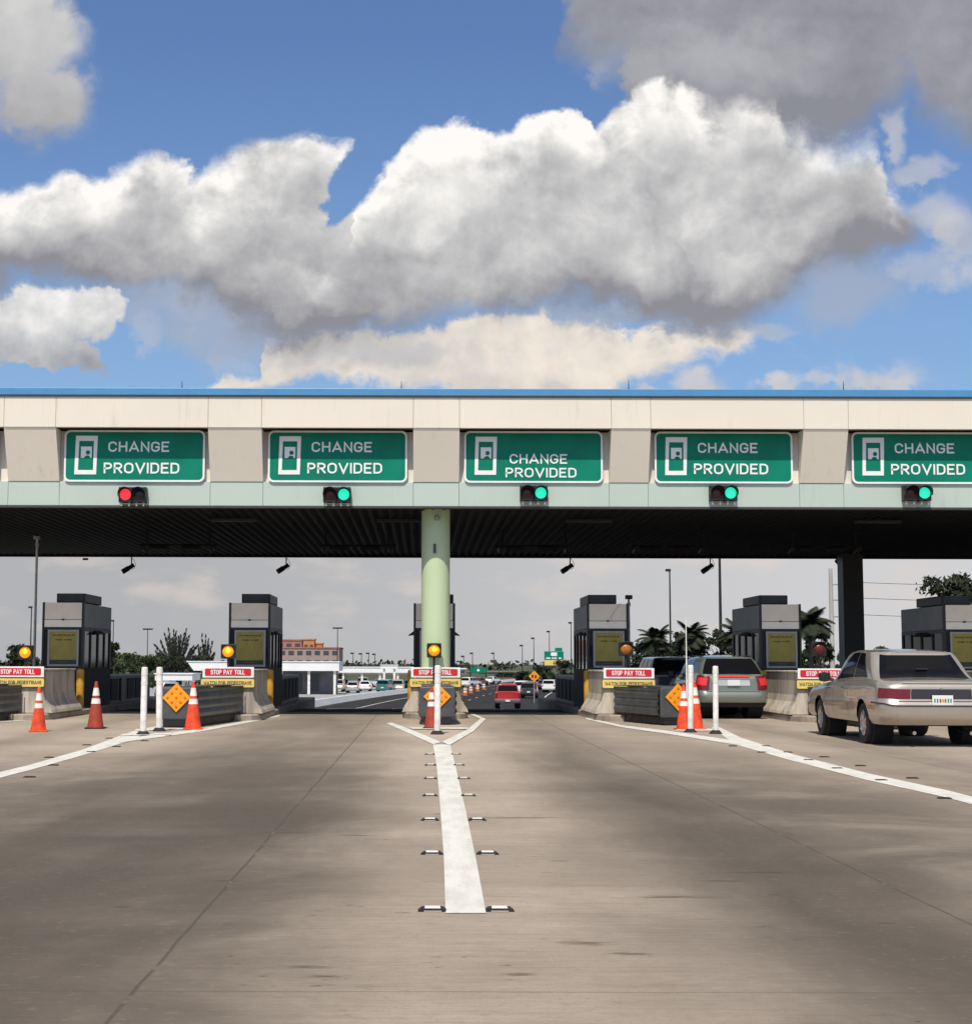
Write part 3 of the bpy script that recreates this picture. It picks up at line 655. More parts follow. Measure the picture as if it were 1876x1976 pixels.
# corrugated soffit with ribs running front to back
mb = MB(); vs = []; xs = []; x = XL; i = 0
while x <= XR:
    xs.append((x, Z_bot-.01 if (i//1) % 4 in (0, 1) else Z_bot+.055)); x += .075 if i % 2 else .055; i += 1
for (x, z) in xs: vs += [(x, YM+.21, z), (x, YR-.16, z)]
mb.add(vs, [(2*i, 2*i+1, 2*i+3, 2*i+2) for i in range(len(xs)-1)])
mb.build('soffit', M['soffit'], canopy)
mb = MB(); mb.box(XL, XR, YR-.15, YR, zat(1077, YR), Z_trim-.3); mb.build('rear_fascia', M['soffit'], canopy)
Z_rear = zat(1077, YR)
mb = MB(); mb.box(XL-.1, XL-.002, YF, YR, Z_bot, Z_trim-.3); mb.build('end_wall', M['tan'], canopy); mb = MB(); mb.box(XR+.002, XR+.1, YF, YR, Z_bot, Z_trim-.3); mb.build('end_wall', M['tan'], canopy)
# the columns
def column(x, y, r, label, m):
    mb = MB(); mb.lathe([(r+.10, 0.0), (r+.10, .10), (r, .14), (r, Z_bot+.02)], 40, (x, y, 0))
    o = mb.build('column', m, canopy, smooth=True); o['label'] = label; return o
cxp = at(841, 1150, YM+1.08).x; RC = 27.5/FPX*(YM+1.08)
column(cxp, YM+1.08, RC, 'pale green round column in the middle of the canopy', M['column'])
cx2 = at(1647, 1150, 48.5).x
mb = MB(); w = 19.5/FPX*48.5; mb.box(cx2-w, cx2+w, 48.5, 48.5+2*w, -.5, Z_bot+.05); o = mb.build('column', M['black'], canopy, bevel=.03); o['label'] = 'dark square column at the rear right, in the shade of the canopy'
mb = MB()                                                  # bracket and camera dome on the column
YC = YM+1.08-RC; zc = zat(1000, YC)
mb.lathe([(0.0, -.07), (.05, -.05), (.07, 0), (.055, .06), (0, .08)], 16, (cxp+.03, YC-.05, zc))
dome = mb.build('dome_camera', M['alu'], smooth=True); tag(dome, 'small white dome camera fixed at the top of the pale green column', 'camera')
mb = MB(); mb.box(cxp-.06, cxp-.0, YC-.07, YC+.03, zat(1068, YC), zat(1050, YC)); hk = mb.build('junction_box', M['dkgrey'], bevel=.01); tag(hk, 'small grey junction box on the pale green column below the canopy', 'box')

# rods on the roof
rods = [(352, 735), (775, 734), (1213, 730), (1627, 732)]
nm = ['first', 'second', 'third', 'fourth']
for i, (x, y) in enumerate(rods):
    p = at(x, 752, YF+.2); zt = zat(y, YF+.2, x); mb = MB(); mb.tube((0, 0, 0), (0, 0, zt-p.z), .014, .006, 8); mb.tube((0, 0, 0), (0, 0, .05), .03, .02, 8)
    o = mb.build('lightning_rod', M['polegrey'], loc=(p.x, p.y, Z_top)); tag(o, '%s thin dark rod from the left standing on the blue roof edge' % nm[i], 'rod', 'rods on the canopy roof')

# the green lane signs
SIGNS = [((-262+0), -2, 0), (125, 396, 0), (518, 786, 0), (896, 1163, 1), (1263, 1529, 0), (1643, 1908, 0)]
YS_ = YM-.05
order = ['cut off at the left picture edge', 'above the red signal', 'just left of the pale column', 'its words set low, right of the pale column', 'second from the right end', 'cut off at the right']
for i, (xa, xb, low) in enumerate(SIGNS):
    zt, zb = zat(832, YS_), zat(931.5, YS_)
    A, B = at(xa, 880, YS_).x, at(xb, 880, YS_).x; cx = (A+B)/2; w = B-A; h = zt-zb
    e = empty('lane_sign', (cx, YS_, zb)); tag(e, 'green CHANGE PROVIDED sign, %s' % order[i], 'sign', 'green CHANGE PROVIDED signs')
    x0, x1 = -w/2, w/2
    mb = MB(); mb.prism(rrect(x0+.005, x1-.005, .005, h-.005, .13), .0, .03); mb.build('panel', M['green'], e)
    frame_mb(rrect(x0, x1, 0, h, .14), rrect(x0+.045, x1-.045, .045, h-.045, .11), -.006, .034).build('border', M['white'], e)
    u = w/270.0                                            # sign units: 270 x 100
    X = lambda t: x0+t*u
    Zz = lambda t: h-t*u
    fo = [(X(20), Zz(86)), (X(62), Zz(86)), (X(64), Zz(11)), (X(22), Zz(11))]
    fi = [(X(27), Zz(77.5)), (X(56), Zz(77.5)), (X(56.5), Zz(21)), (X(28.5), Zz(21))]
    pic = frame_mb(fo, fi, -.008, -.002)
    # hand-held note: a white block with a head-and-shoulders cut out
    blk = [(X(32), Zz(32)), (X(53), Zz(32)), (X(53), Zz(54)), (X(50), Zz(54)), (X(48), Zz(50)), (X(43), Zz(49)), (X(40), Zz(51)), (X(38), Zz(54)), (X(32), Zz(54))]
    pic.prism(blk, -.008, -.002); pic.build('pictogram', M['white'], e)
    mb = MB(); mb.lathe([(0, .0), (4.2*u, .0), (4.2*u, .004)], 16, (X(45.5), -.0085, Zz(43.5)), axis='Y'); mb.build('pictogram_dot', M['green'], e)
    if low: words = [('CHANGE', 88, 201, 45, 64), ('PROVIDED', 80, 219, 72, 91)]
    else: words = [('CHANGE', 84, 202, 22, 42), ('PROVIDED', 76, 222, 63, 84)]
    for s, a, b, t0, t1 in words:
        text_mb(s, X(a), X(b), Zz(t1), Zz(t0), -.004, off=.02).build('lettering', M['white'], e)

# lane signals
SIG = [(-150, 0), (257.5, 1), (651, 0), (1030, 0), (1395, 0), (1768, 0)]
slab = ['at the left edge of the picture', 'showing red on the far left', 'showing bright green, left of the pale column', 'showing green, just right of the pale column', 'showing green above the silver hatchback', 'showing green above the tan sedan']
for i, (x, isred) in enumerate(SIG[1:]):
    i += 1
    p = at(x, 955 if i < 3 else 952, YM-.12); u = YM/FPX
    e = empty('lane_signal', (p.x, YM-.005, p.z)); tag(e, 'black two-lens lane signal %s' % slab[i], 'traffic light', 'lane signals under the green signs')
    hw, hh = 26.5*u, 15*u
    mb = MB(); mb.box(-hw, -.004, -.20, -.0, -hh, hh); mb.box(.004, hw, -.20, 0, -hh, hh); mb.build('housing', M['black'], e, bevel=.015)
    for s, on, off, lit in ((-1, 'redon', 'redoff', isred), (1, 'greenon', 'greenoff', not isred)):
        mb = MB(); mb.lathe([(0, .035), (.05, .032), (.095, .018), (.138, .0)], 24, (s*hw*.5, -.203, 0), axis='Y')
        mb.build('lens', M[on if lit else off], e, smooth=True)
        v = MB(); n = 14; vs = []
        for k in range(n+1):
            t = R(-20+220*k/n); dep = .10+.10*max(0, math.sin(t))
            vs += [(s*hw*.5+.168*math.cos(t), -.20, .168*math.sin(t)), (s*hw*.5+.172*math.cos(t), -.20-dep, .172*math.sin(t))]
        v.add(vs, [(2*k, 2*k+1, 2*k+3, 2*k+2) for k in range(n)]); v.build('visor', M['black'], e)
    mb = MB()
    for xx in (-hw*.8, -hw*.25, hw*.3, hw*.8): mb.box(xx-.02, xx+.02, -.16, -.12, -hh-.09, -hh-.002)
    mb.box(-hw*.95, -hw*.1, -.17, -.005, -hh-.035, -hh-.02); mb.box(hw*.15, hw*.95, -.17, -.005, -hh-.035, -hh-.02)
    mb.build('bracket', M['galv'], e)

# cameras hanging from the rear edge
cams = [(255, -1, 'far left, above the first booth'), (553, -1, 'above the second booth'), (1100, -1, 'right of the pale column'), (1370, -1, 'beside the tall dark pole'), (1622, 1, 'next to the dark rear column, turned the other way')]
for i, (x, s, w) in enumerate(cams):
    p = at(x, 1077, YR+.05); u = YR/FPX
    e = empty('security_camera', p); tag(e, 'black camera hanging from the canopy, %s' % w, 'camera', 'security cameras under the canopy')
    mb = MB(); mb.tube((0, 0, .2), (0, 0, -14*u), .022, .022, 8); mb.build('bracket', M['black'], e)
    mb = MB(); d = Vector((s*.82 if s < 0 else -.75, -.25, -.55 if s < 0 else .75)).normalized(); a = Vector((0, 0, -16*u))
    if s > 0: a = Vector((.08, 0, -18*u))
    mb.tube(a-d*.10, a+d*.30, .075, .075, 10); mb.tube(a+d*.12, a+d*.38, .095, .095, 10); mb.build('housing', M['black'], e, smooth=True)
    mb = MB(); pts = [Vector((.02, 0, 0)), Vector((.10, 0, -5*u)), Vector((.15, 0, -12*u)), Vector((.10, 0, -20*u)), Vector((.0, 0, -22*u)), Vector((-.06, 0, -18*u))]; mb.path(pts, .008, 6); mb.build('cable', M['black'], e)
mb = MB(); mb.box(-.09, .09, -.05, .05, -.07, 0); o = mb.build('sensor_box', M['black'], loc=at(166, 1077, YR-.1)); tag(o, 'tiny black sensor box under the canopy rear edge at the left', 'box')

# toll readers: dark antenna frames under the soffit
for i, (x, y, w) in enumerate([(345, 1040, 'far left lane'), (690, 1040, 'lane left of the pale column'), (1030, 1040, 'lane right of the pale column'), (1290, 1045, 'lane of the silver hatchback'), (1590, 1045, 'rightmost lane')]):
    p = at(x, y, 40.0); e = empty('antenna_frame', (p.x, 40.0, Z_bot)); tag(e, 'dark toll reader frame hanging under the canopy over the %s' % w, 'antenna', 'toll reader frames under the canopy')
    mb = MB()
    for s in (-.9, .9): mb.box(s-.03, s+.03, -.03, .03, -.45, -.01)
    mb.box(-1.1, 1.1, -.04, .04, -.50, -.44); mb.build('frame', M['soffit'], e)
    mb = MB()
    for s in (-.55, .35): mb = MB(); mb.box(s-.25, s+.25, -.22, .22, -.60, -.505); mb.build('antenna_panel', M['soffit'], e, bevel=.02)
    for s in (-.95, .95): mb = MB(); mb.tube((s, -.2, -.55), (s, .2, -.62), .07, .07, 8); mb.build('camera_tube', M['black'], e)
# flat strip lights (unlit) on the soffit
for i, (x, y) in enumerate([(450, 985), (830-60, 986), (1140, 985), (1700, 994), (2000, 994)]):
    p = G(x, y); pt = at(x, y, 36.5); mb = MB(); mb.box(-.6, .6, -.1, .1, -.10, 0); o = mb.build('soffit_light', M['black'], loc=(pt.x, 36.8, Z_bot-.01), bevel=.02)
    tag(o, 'unlit flat strip light under the canopy, %s' % ['far left bay', 'left of the pale column', 'right of the pale column', 'bay near the right end', 'right end'][i], 'lamp', 'strip lights under the canopy')

# ------------------------------------------------------------------ islands, barriers, crash cushions, booths
NOSE = 33.2; BY = 37.2                           # nose of the concrete block, front of the booth
ISL = []
for i, (xb, yn) in enumerate([(122, NOSE), (482, NOSE), (838.5, 34.6), (1173, 33.6), (1506, 33.4), (1861, 33.4)]):
    ISL.append((at(xb, 1230, BY).x, yn))
IN = ['leftmost island', 'second island from left', 'middle island', 'island right of the pale column', 'island by the hatchback', 'island behind the sedan']
def zr(y, Y=BY): return at(482, y, Y).z
def make_booth():
    e = empty('toll_booth')
    w = 40/FPX*BY; D = 3.3
    z0, zs, z1, z2, z3, z4 = -.3, .15, zr(1289.5), zr(1211), zr(1163), zr(1145)
    MB().box(-w, w, .0, D, z0, z1).build('base_wall', M['darkwall'], e)
    MB().box(-w+.03, w-.03, .03, D-.02, z1, z2).build('glass_cabin', M['glass'], e)
    mb = MB()
    for s in (-1, 1): mb.box(s*w-.055 if s > 0 else -w, w if s > 0 else -w+.055, -.005, .09, z1+.002, z3)
    mb.box(-w+.057, w-.057, .0, .05, z2-.06, z2-.003); mb.box(-w+.057, w-.057, .0, .06, z1+.002, z1+.07)
    for s in (-1, 1):
        for (a, b) in ((.09, .16), (.85, .93), (1.7, 1.8), (2.5, 2.58), (D-.12, D)): mb.box(min(s*w, s*(w-.05)), max(s*w, s*(w-.05)), a, b, z1+.002, z2-.003)
        mb.box(min(s*w, s*(w-.04)), max(s*w, s*(w-.04)), .16, D-.12, z2-.10, z2-.004)
    mb.build('frame', M['black'], e)
    zg_ = zr(1196.5)
    mb = MB(); mb.box(-w+.058, w-.058, .004, .05, zg_+.008, z3-.01); mb.build('upper_panel', M['boothpanel'], e, bevel=.006)
    mb = MB(); mb.box(-w+.058, w-.058, -.002, .05, z2+.002, zg_-.006); mb.build('lower_panel', M['boothpanel2'], e, bevel=.006)
    mb = MB(); mb.box(-.03, .03, -.03, .0, zg_-.02, zg_+.02); mb.build('panel_latch', M['black'], e)
    mb = MB(); mb.box(-w+.002, w-.002, .051, D, z2, z3-.02); mb.build('side_panel', M['boothside'], e, bevel=.01)
    a, b = -w+.16, w-.12; c, d = zr(1286.5), zr(1216)
    frame_mb([(a, c), (b, c), (b, d), (a, d)], [(a+.05, c+.05), (b-.05, c+.05), (b-.05, d-.05), (a+.05, d-.05)], -.02, .028).build('poster_frame', M['alu'], e)
    p = MB(); p.box(a+.05, b-.05, .0, .02, c+.05, d-.05); pp = p.build('poster', M['poster'], e)
    q = MB(); q.box(a+.055, b-.055, -.006, -.001, c+.055, c+.17); q.build('poster_footer', mat('poster_dark', (.03, .035, .035), .5), pp)
    q = MB(); r = random.Random(3); ww = b-a-.1
    for (zz, h, xs) in ((d-.17, .05, [(.10, .24), (.26, .46), (.50, .60), (.62, .76), (.79, .90)]), (d-.29, .05, [(.20, .28), (.30, .46), (.52, .58), (.62, .80)])):
        for u0, u1 in xs:
            x = u0
            while x < u1:
                dx = r.uniform(.018, .03); q.box(a+.05+x*ww, a+.05+min(x+dx, u1)*ww, -.004, -.001, zz+r.uniform(0, .012), zz+h-r.uniform(0, .012)); x += dx+.008
    q.box(a+.05+.3*ww, a+.05+.68*ww, -.009, -.0065, c+.095, c+.13)
    q.build('poster_lettering', [M['ink']], pp)
    x0 = -w+.30; x1 = w-.02 if True else w
    mb = MB(); mb.box(-w+.30, w-.04, .25, 2.2, z3, z4); u = mb.build('roof_unit', M['black'], e, bevel=.02)
    g = MB()
    for k in range(5): g.box(-w+.36, w-.10, .235, .246, z3+.035+k*.045, z3+.055+k*.045)
    g.build('grille', M['dkgrey'], u)
    for s in (-1, 1):                             # small hood over the service window on each side
        mb = MB(); mb.add([(s*w, 1.2, z2-.05), (s*w, 2.0, z2-.05), (s*(w+.16), 2.0, z2-.17), (s*(w+.16), 1.2, z2-.17), (s*w, 1.2, z2-.15), (s*w, 2.0, z2-.15)], [(0, 1, 2, 3), (0, 3, 4), (1, 5, 2), (4, 3, 2, 5)]); mb.build('window_hood', M['black'], e)
    return e
proto = None
BL = ['at the far left with green bushes behind', 'second from the left beside the pinkish building', 'hidden behind the pale green column', 'with a pale zigzag tear on its upper panel', 'directly behind the grey-green hatchback', 'cut off at the right behind the tan sedan']
for i, (x, yn) in enumerate(ISL):
    o = proto if proto else None
    if proto is None: proto = o = make_booth()
    else: o = copy_tree(proto)
    o.location = (x, BY, 0)
    if i in (3, 4, 5):                            # the roof unit sits the other way round on the right-hand booths
        o.scale = (1, 1, 1)
        for c in kids(o):
            if c.name.startswith('roof_unit'): c.location.x = -.24
    tag(o, 'grey toll booth %s' % BL[i], 'toll booth', 'toll booths in a row')
booth3x = ISL[3][0]
mb = MB(); L_ = [at(*p, BY-.01) for p in [(1198, 1164), (1186, 1180), (1178, 1193), (1182, 1197)]]
mb.path(L_, .012, 5); o = mb.build('panel_tear', M['cream']); tag(o, 'pale zigzag strip of torn film on the booth right of the pale column', 'strip')

def make_island():
    e = empty('traffic_island')
    mb = MB(); pts = []
    hw = .80
    ol = [(-hw, 17), (-hw, .6), (-hw*.75, .15), (-.3, -.1), (.3, -.1), (hw*.75, .15), (hw, .6), (hw, 17)]
    vs = [(x, y, -1.2) for x, y in ol]+[(x, y, .12) for x, y in ol]+[(x*.96, y+(.03 if y < 1 else 0), .15) for x, y in ol]
    n = len(ol); fs = []
    for a in (0, n):
        fs += [(a+i, a+(i+1) % n, a+n+(i+1) % n, a+n+i) for i in range(n)]
    fs.append(tuple(range(2*n, 3*n))); mb.add(vs, fs); mb.build('kerb', M['curb'], e)
    return e
def make_barrier(h):
    e = empty('concrete_barrier')
    w = .60
    prof = [(w+.22, .15), (w+.19, .23), (w+.04, .46), (w, .62), (w-.01, h), (-w+.01, h), (-w, .62), (-w-.04, .46), (-w-.19, .23), (-w-.22, .15)]
    mb = MB(); n = len(prof)
    secs = [(0.0, 1.0), (3.0, 1.0)]
    vs = [(x*s, y, z) for y, s in secs for x, z in prof]
    mb.add(vs, [(i, (i+1) % n, n+(i+1) % n, n+i) for i in range(n)]+[tuple(range(n-1, -1, -1)), tuple(range(n, 2*n))])
    mb.build('block', M['barrier'], e, bevel=.02)
    mb = MB(); mb.box(-w-.02, w+.02, -.02, 3.02, h, h+.045); mb.build('coping', M['barrier'], e, bevel=.01)
    return e
ZB = [at(843, 1293, y).z for _, y in ISL]
isl0 = bar0 = None
for i, (x, yn) in enumerate(ISL):
    c = make_island() if isl0 is None else copy_tree(isl0); isl0 = isl0 or c
    c.location = (x, yn-.45, 0); tag(c, 'raised concrete kerb of the %s' % IN[i], 'kerb', 'kerbed islands between the lanes')
    b = make_barrier(1.15) if bar0 is None else copy_tree(bar0); bar0 = bar0 or b
    b.location = (x, yn, 0); tag(b, 'stained concrete block barrier at the head of the %s' % IN[i], 'barrier', 'concrete barriers in front of the booths')
# dark low walls running on behind the booths
for i, (x, yn) in enumerate(ISL):
    mb = MB(); mb.box(-.50, .50, 0, 6.2, -.6, .98); e = empty('machine_cabinet', (x, BY+3.32, 0)); mb.build('body', M['black'], e, bevel=.03)
    for s in (-1, 1):
        for k in range(5): mb = MB(); mb.box(min(s*.505, s*.52), max(s*.505, s*.52), .3+k*1.15, 1.2+k*1.15, .25, .88); mb.build('door', M['darkwall'], e, bevel=.01)
    if i == 0:
        mb = MB(); mb.box(.522, .535, 1.6, 2.2, .2, .9); mb.build('red_door', M['darkred'], e)
    tag(e, 'long black machine cabinet behind the booth of the %s' % IN[i], 'cabinet', 'cabinets behind the booths')
# bollards beside the booth fronts
b0 = None
for i, (x, yn) in enumerate(ISL):
    for s in (-1, 1):
        if b0 is None:
            b0 = empty('bollard'); mb = MB(); mb.lathe([(0, 1.19), (.05, 1.185), (.09, 1.16), (.10, 1.12), (.10, .1)], 20); mb.build('post', M['bolly'], b0, smooth=True)
            mb = MB(); mb.lathe([(.14, .15), (.14, .19), (.10, .20)], 20); mb.build('base_ring', M['curb'], b0); o = b0
        else: o = copy_tree(b0)
        o.location = (x+s*.60, BY-.45, 0); tag(o, 'yellow bollard %s of the booth on the %s' % ('left' if s < 0 else 'right', IN[i]), 'bollard', 'yellow bollards beside the booths')
# grey post cabinets beside bollards
for i, (x, yn) in enumerate(ISL[:1]):
    pass

# STOP PAY TOLL boards
s0 = None
for i, (x, yn) in enumerate(ISL):
    if s0 is None:
        s0 = empty('toll_board'); w = .625
        r = MB(); r.box(-w+.03, w-.01, -.03, -.005, 1.00, 1.25); rp = r.build('red_panel', M['white'], s0, bevel=.006)
        q = MB(); q.prism(rrect(-w+.085, w-.075, 1.045, 1.215, .03), -.036, -.031); q.build('red_field', M['red'], rp)
        text_mb('STOP PAY TOLL', -.40, .40, 1.075, 1.185, -.037, depth=.003, off=.012).build('lettering', M['white'], rp)
        y_ = MB(); y_.box(-w-.02, w+.02, -.032, -.006, .755, .985); yp = y_.build('yellow_panel', M['ink'], s0, bevel=.006)
        q = MB(); q.prism(rrect(-w+.0, w-.0, .775, .97, .035), -.038, -.033); q.build('yellow_field', M['yellow'], yp)
        text_mb('WATCH FOR PEDESTRIANS', -w+.06, w-.06, .835, .92, -.039, depth=.003, off=.006).build('lettering', mat('sign_ink', (.06, .04, .01), .6), yp)
        mb = MB(); mb.box(-w+.1, -w+.16, -.004, .0, .74, 1.2); mb.build('strap', M['galv'], s0); mb = MB(); mb.box(w-.16, w-.1, -.004, .0, .74, 1.2); mb.build('strap', M['galv'], s0); o = s0
    else: o = copy_tree(s0)
    o.location = (x, yn-.03, 0)
    tag(o, 'red and yellow STOP PAY TOLL board on the %s' % IN[i], 'sign', 'STOP PAY TOLL boards')

# flashing beacons
BC = [(50, 1259, 1, 0), (441, 1257, 1, 1), (838, 1255, 1, 2), (1208, 1252, 0, 3), (1580, 1252, -1, 4)]
for (x, y, on, i) in BC:
    Y = ISL[i][1]+(.25 if i != 2 else -.14); p = at(x, y, Y); e = empty('warning_beacon', (p.x, Y, 0))
    tag(e, '%s beacon above the %s' % ({1: 'lit amber', 0: 'unlit brownish amber', -1: 'unlit dark red'}[on], IN[i]), 'beacon', 'beacons over the island barriers')
    u = Y/FPX; z = p.z
    mb = MB(); mb.tube((0, .05, .75 if i == 2 else 1.15), (0, .05, z-.1), .028, .028, 10); mb.build('pole', M['black'], e)
    mb = MB(); mb.prism(rrect(-14*u, 14*u, z-14*u, z+14*u, .03), -.02, .10); mb.build('housing', M['black'], e, bevel=.01)
    m = {1: 'amberon', 0: 'amberoff', -1: 'reddk'}[on]
    mb = MB(); mb.lathe([(0, .065), (.06, .06), (.11, .04), (11.0*u, .0)], 24, (0, -.024, z), axis='Y'); l = mb.build('lens', M[m], e, smooth=True)
    if on == 1:
        mb = MB(); mb.lathe([(0, .075), (.035, .072), (.06, .058)], 16, (.01, -.024, z+.015), axis='Y'); mb.build('bulb_glow', M['ambercore'], l, smooth=True)
    mb = MB(); vs = []; n = 12
    for k in range(n+1):
        t = R(10+160*k/n); vs += [(13*u*math.cos(t), -.02, z+13*u*math.sin(t)), (13.3*u*math.cos(t), -.02-.10*math.sin(t), z+13.3*u*math.sin(t))]
    mb.add(vs, [(2*k, 2*k+1, 2*k+3, 2*k+2) for k in range(n)]); mb.build('visor', M['black'], e)

# crash cushions
CU = [(None, 0), ((341, 1404), 1), ((844, 1399), 2), ((1308, 1400), 3), (None, 4), (None, 5)]
for gp, i in CU:
    x, yn = ISL[i]
    if gp: f = G(*gp)
    else: f = Vector((x+(-1.0 if i < 2 else .42), 29.3, 0))
    b = Vector((x-(.25 if i == 0 else 0), yn-.08, 0)); d = (b-f); Lc = d.length; rz = -math.atan2(d.x, d.y)
    e = empty('crash_cushion', f, rz)
    tag(e, 'dark ribbed crash cushion with orange diamond, %s' % IN[i], 'crash cushion', 'crash cushions ahead of the islands')
    w = .40
    mb = MB(); mb.box(-w+.08, w-.08, .12, Lc, .18, .70); mb.build('core', M['black'], e)
    for s in (-1, 1):
        mb = MB(); nb = 4
        for k in range(nb):
            y0, y1 = .10+k*(Lc-.1)/nb, .10+(k+1)*(Lc-.1)/nb+.10; y1 = min(y1, Lc)
            prof = []; zs_ = [.22+.60*j/24 for j in range(25)]
            o_ = .012*(nb-k)
            pr = [(s*(w-.05+.035*abs(math.sin(math.pi*3.5*(z-.22)/.60))+o_), z) for z in zs_]
            vs = [(a, y0, z) for a, z in pr]+[(a, y1, z) for a, z in pr]; m_ = len(pr)
            mb.add(vs, [(j, j+1, m_+j+1, m_+j) for j in range(m_-1)])
        mb.build('side_rail', M['rail'], e)
    mb = MB(); mb.prism(rrect(-w, w, .16, .84, .06), -.0, .10); mb.build('nose', M['dkgrey'], e, bevel=.03)
    mb = MB(); mb.box(-w+.1, w-.1, .02, Lc, .02, .17)
    for k in range(6):
        yy = .25+k*(Lc-.3)/5
        for s in (-1, 1): mb.add([(s*(w-.05), yy, .22), (s*(w-.05), yy+.06, .22), (s*(w+.02), yy+.30, .0), (s*(w+.02), yy+.24, .0)], [(0, 1, 2, 3)])
    mb.build('base_frame', M['black'], e)
    mb = MB(); mb.box(-w+.06, w-.06, .1, Lc, .835, .85); mb.build('top_cover', M['dkgrey'], e)
    hd = .305; cz = .62
    mk = MB(); mk.prism([(0, cz-hd), (hd, cz), (0, cz+hd), (-hd, cz)], -.035, -.012); mo = mk.build('hazard_marker', M['orange'], e, bevel=.008)
    s_ = .135
    for a in (-1, 0, 1):
        for c_ in (-1, 0, 1):
            px_, pz = (a+c_)*s_/math.sqrt(2)*1.0, (a-c_)*s_/math.sqrt(2)
            bt = MB(); bt.lathe([(0, .012), (.022, .010), (.030, .0)], 12, (px_, -.036, cz+pz), axis='Y'); bt.build('button', M['orange2'], mo, smooth=True)

# ------------------------------------------------------------------ cones and delineator posts
def make_cone(h, m, base_black=False):
    e = empty('traffic_cone'); r0 = h*.172
    mb = MB(); rr = lambda z: .028+(r0-.028)*(1-(z-.03)/(h-.03))
    prof = [(0, h), (.022, h), (.03, h-.012)]+[(rr(z), z) for z in [h-.03-(h-.06)*k/12 for k in range(13)]]
    mb.lathe(prof, 28); mb.build('body', m, e, smooth=True)
    mb = MB(); mb.prism([(0, 0)]+[], 0, 0) if False else None
    b = rrect(-h*.205, h*.205, -h*.205, h*.205, .05)
    vs = [(x, z, 0) for x, z in b]+[(x, z, .03) for x, z in b]; n = len(b)
    mb.add(vs, [(i, (i+1) % n, n+(i+1) % n, n+i) for i in range(n)]+[tuple(range(n-1, -1, -1)), tuple(range(n, 2*n))])
    mb.build('base', M['blackrub'] if base_black else m, e, bevel=.006)
    for (a, b_) in ((.865, .70), (.64, .53)):
        mb = MB(); mb.lathe([(rr(a*h)+.003, a*h), (rr(b_*h)+.003, b_*h)], 28); mb.build('collar', M['collar'], e, smooth=True)
    return e
CN = [(75, 1415, 85, 'cone', 'bright orange cone with two white bands, leftmost, in front of the first toll island'), (185, 1409, 90, 'conered', 'dull dark red cone on a black base beside the first booth'),
      (373, 1411, 92, 'cone', 'bright orange cone beside the orange diamond of the second crash cushion'), (833, 1409, 80, 'conered', 'dark red cone half hidden behind the middle white post'),
      (1341, 1410, 92, 'cone', 'tall orange cone, front one of the pair right of the pale column')]
for x, y, hpx, m, lab in CN:
    p = G(x, y-3); h = hpx*p.y/FPX; o = make_cone(h, M[m], m == 'conered'); o.location = p; o.rotation_euler[2] = R((x*7) % 17)
    tag(o, lab, 'cone', 'traffic cones by the islands')
p = G(1320, 1408); o = make_cone(.92, M['cone']); o.location = p; tag(o, 'rear orange cone of the close pair right of the pale column', 'cone', 'traffic cones by the islands')

def make_post(h, r=.055):
    e = empty('delineator_post')
    mb = MB(); mb.lathe([(0, h), (r*.6, h), (r*.95, h-.012), (r, h-.03), (r*.97, .07)], 18); mb.build('tube', M['post'], e, smooth=True)
    for z in (h-.15, h-.34): mb = MB(); mb.lathe([(r+.003, z+.07), (r+.003, z)], 18); mb.build('band', M['collar'], e, smooth=True)
    mb = MB(); mb.lathe([(.0, .075), (r+.02, .07), (r+.05, .035), (.13, .012), (.135, 0)], 22); mb.build('base', M['blackrub'], e, smooth=True)
    return e
PS = [(277, 1420, 281, 1287, 'white post left of the pair beside the second crash cushion'), (308, 1413, 308, 1287, 'white post right of the pair beside the second crash cushion'),
      (844, 1419, 846, 1284, 'white post in the middle, in front of the pale green column'), (1332, 1415, 1334, 1283, 'white post standing in front of the orange cones on the right'), (1381, 1418, 1381, 1285, 'white post between the orange cones and the tan sedan')]
for xb, yb, xt, yt, lab in PS:
    p = G(xb, yb-2); t = at(xt, yt, p.y); o = make_post(t.z, (6.2 if xb < 1000 else 5.4)/FPX*p.y); o.location = p
    o.rotation_euler = (0, math.atan2(t.x-p.x, t.z)*0.6, 0); tag(o, lab, 'delineator post', 'white flexible posts by the islands')
p = G(1331, 1402); mb = MB(); zt = at(1331, 1190, p.y+.25).z; mb.tube((0, 0, 0), (0, 0, zt), .022, .010, 8)
o = mb.build('marker_rod', M['post'], loc=(p.x, p.y+.3, 0)); tag(o, 'tall thin white rod rising behind the orange cones on the right', 'rod')

# the pale pole left of the first booth and the slim one by the fourth
for (x, yt, Y, lab) in ((73, 1040, 42.5, 'pale slim camera pole beside the leftmost booth'), (1213, 1155, 41.5, 'pale slim pole behind the booth right of the pale column')):
    e = empty('camera_pole', (at(x, yt, Y).x, Y, -.3)); tag(e, lab, 'pole'); h = at(x, yt, Y).z+.3
    mb = MB(); mb.tube((0, 0, 0), (0, 0, h), .045, .035, 10); mb.build('pole', M['post'], e, smooth=True)
    mb = MB(); mb.box(-.10, .10, -.12, .08, h-.02, h+.10); mb.build('camera', M['alu'] if x < 100 else M['black'], e, bevel=.02)
    mb = MB(); mb.box(-.05, .05, -.05, .05, h-.22, h-.12); mb.build('bracket', M['galv'], e)

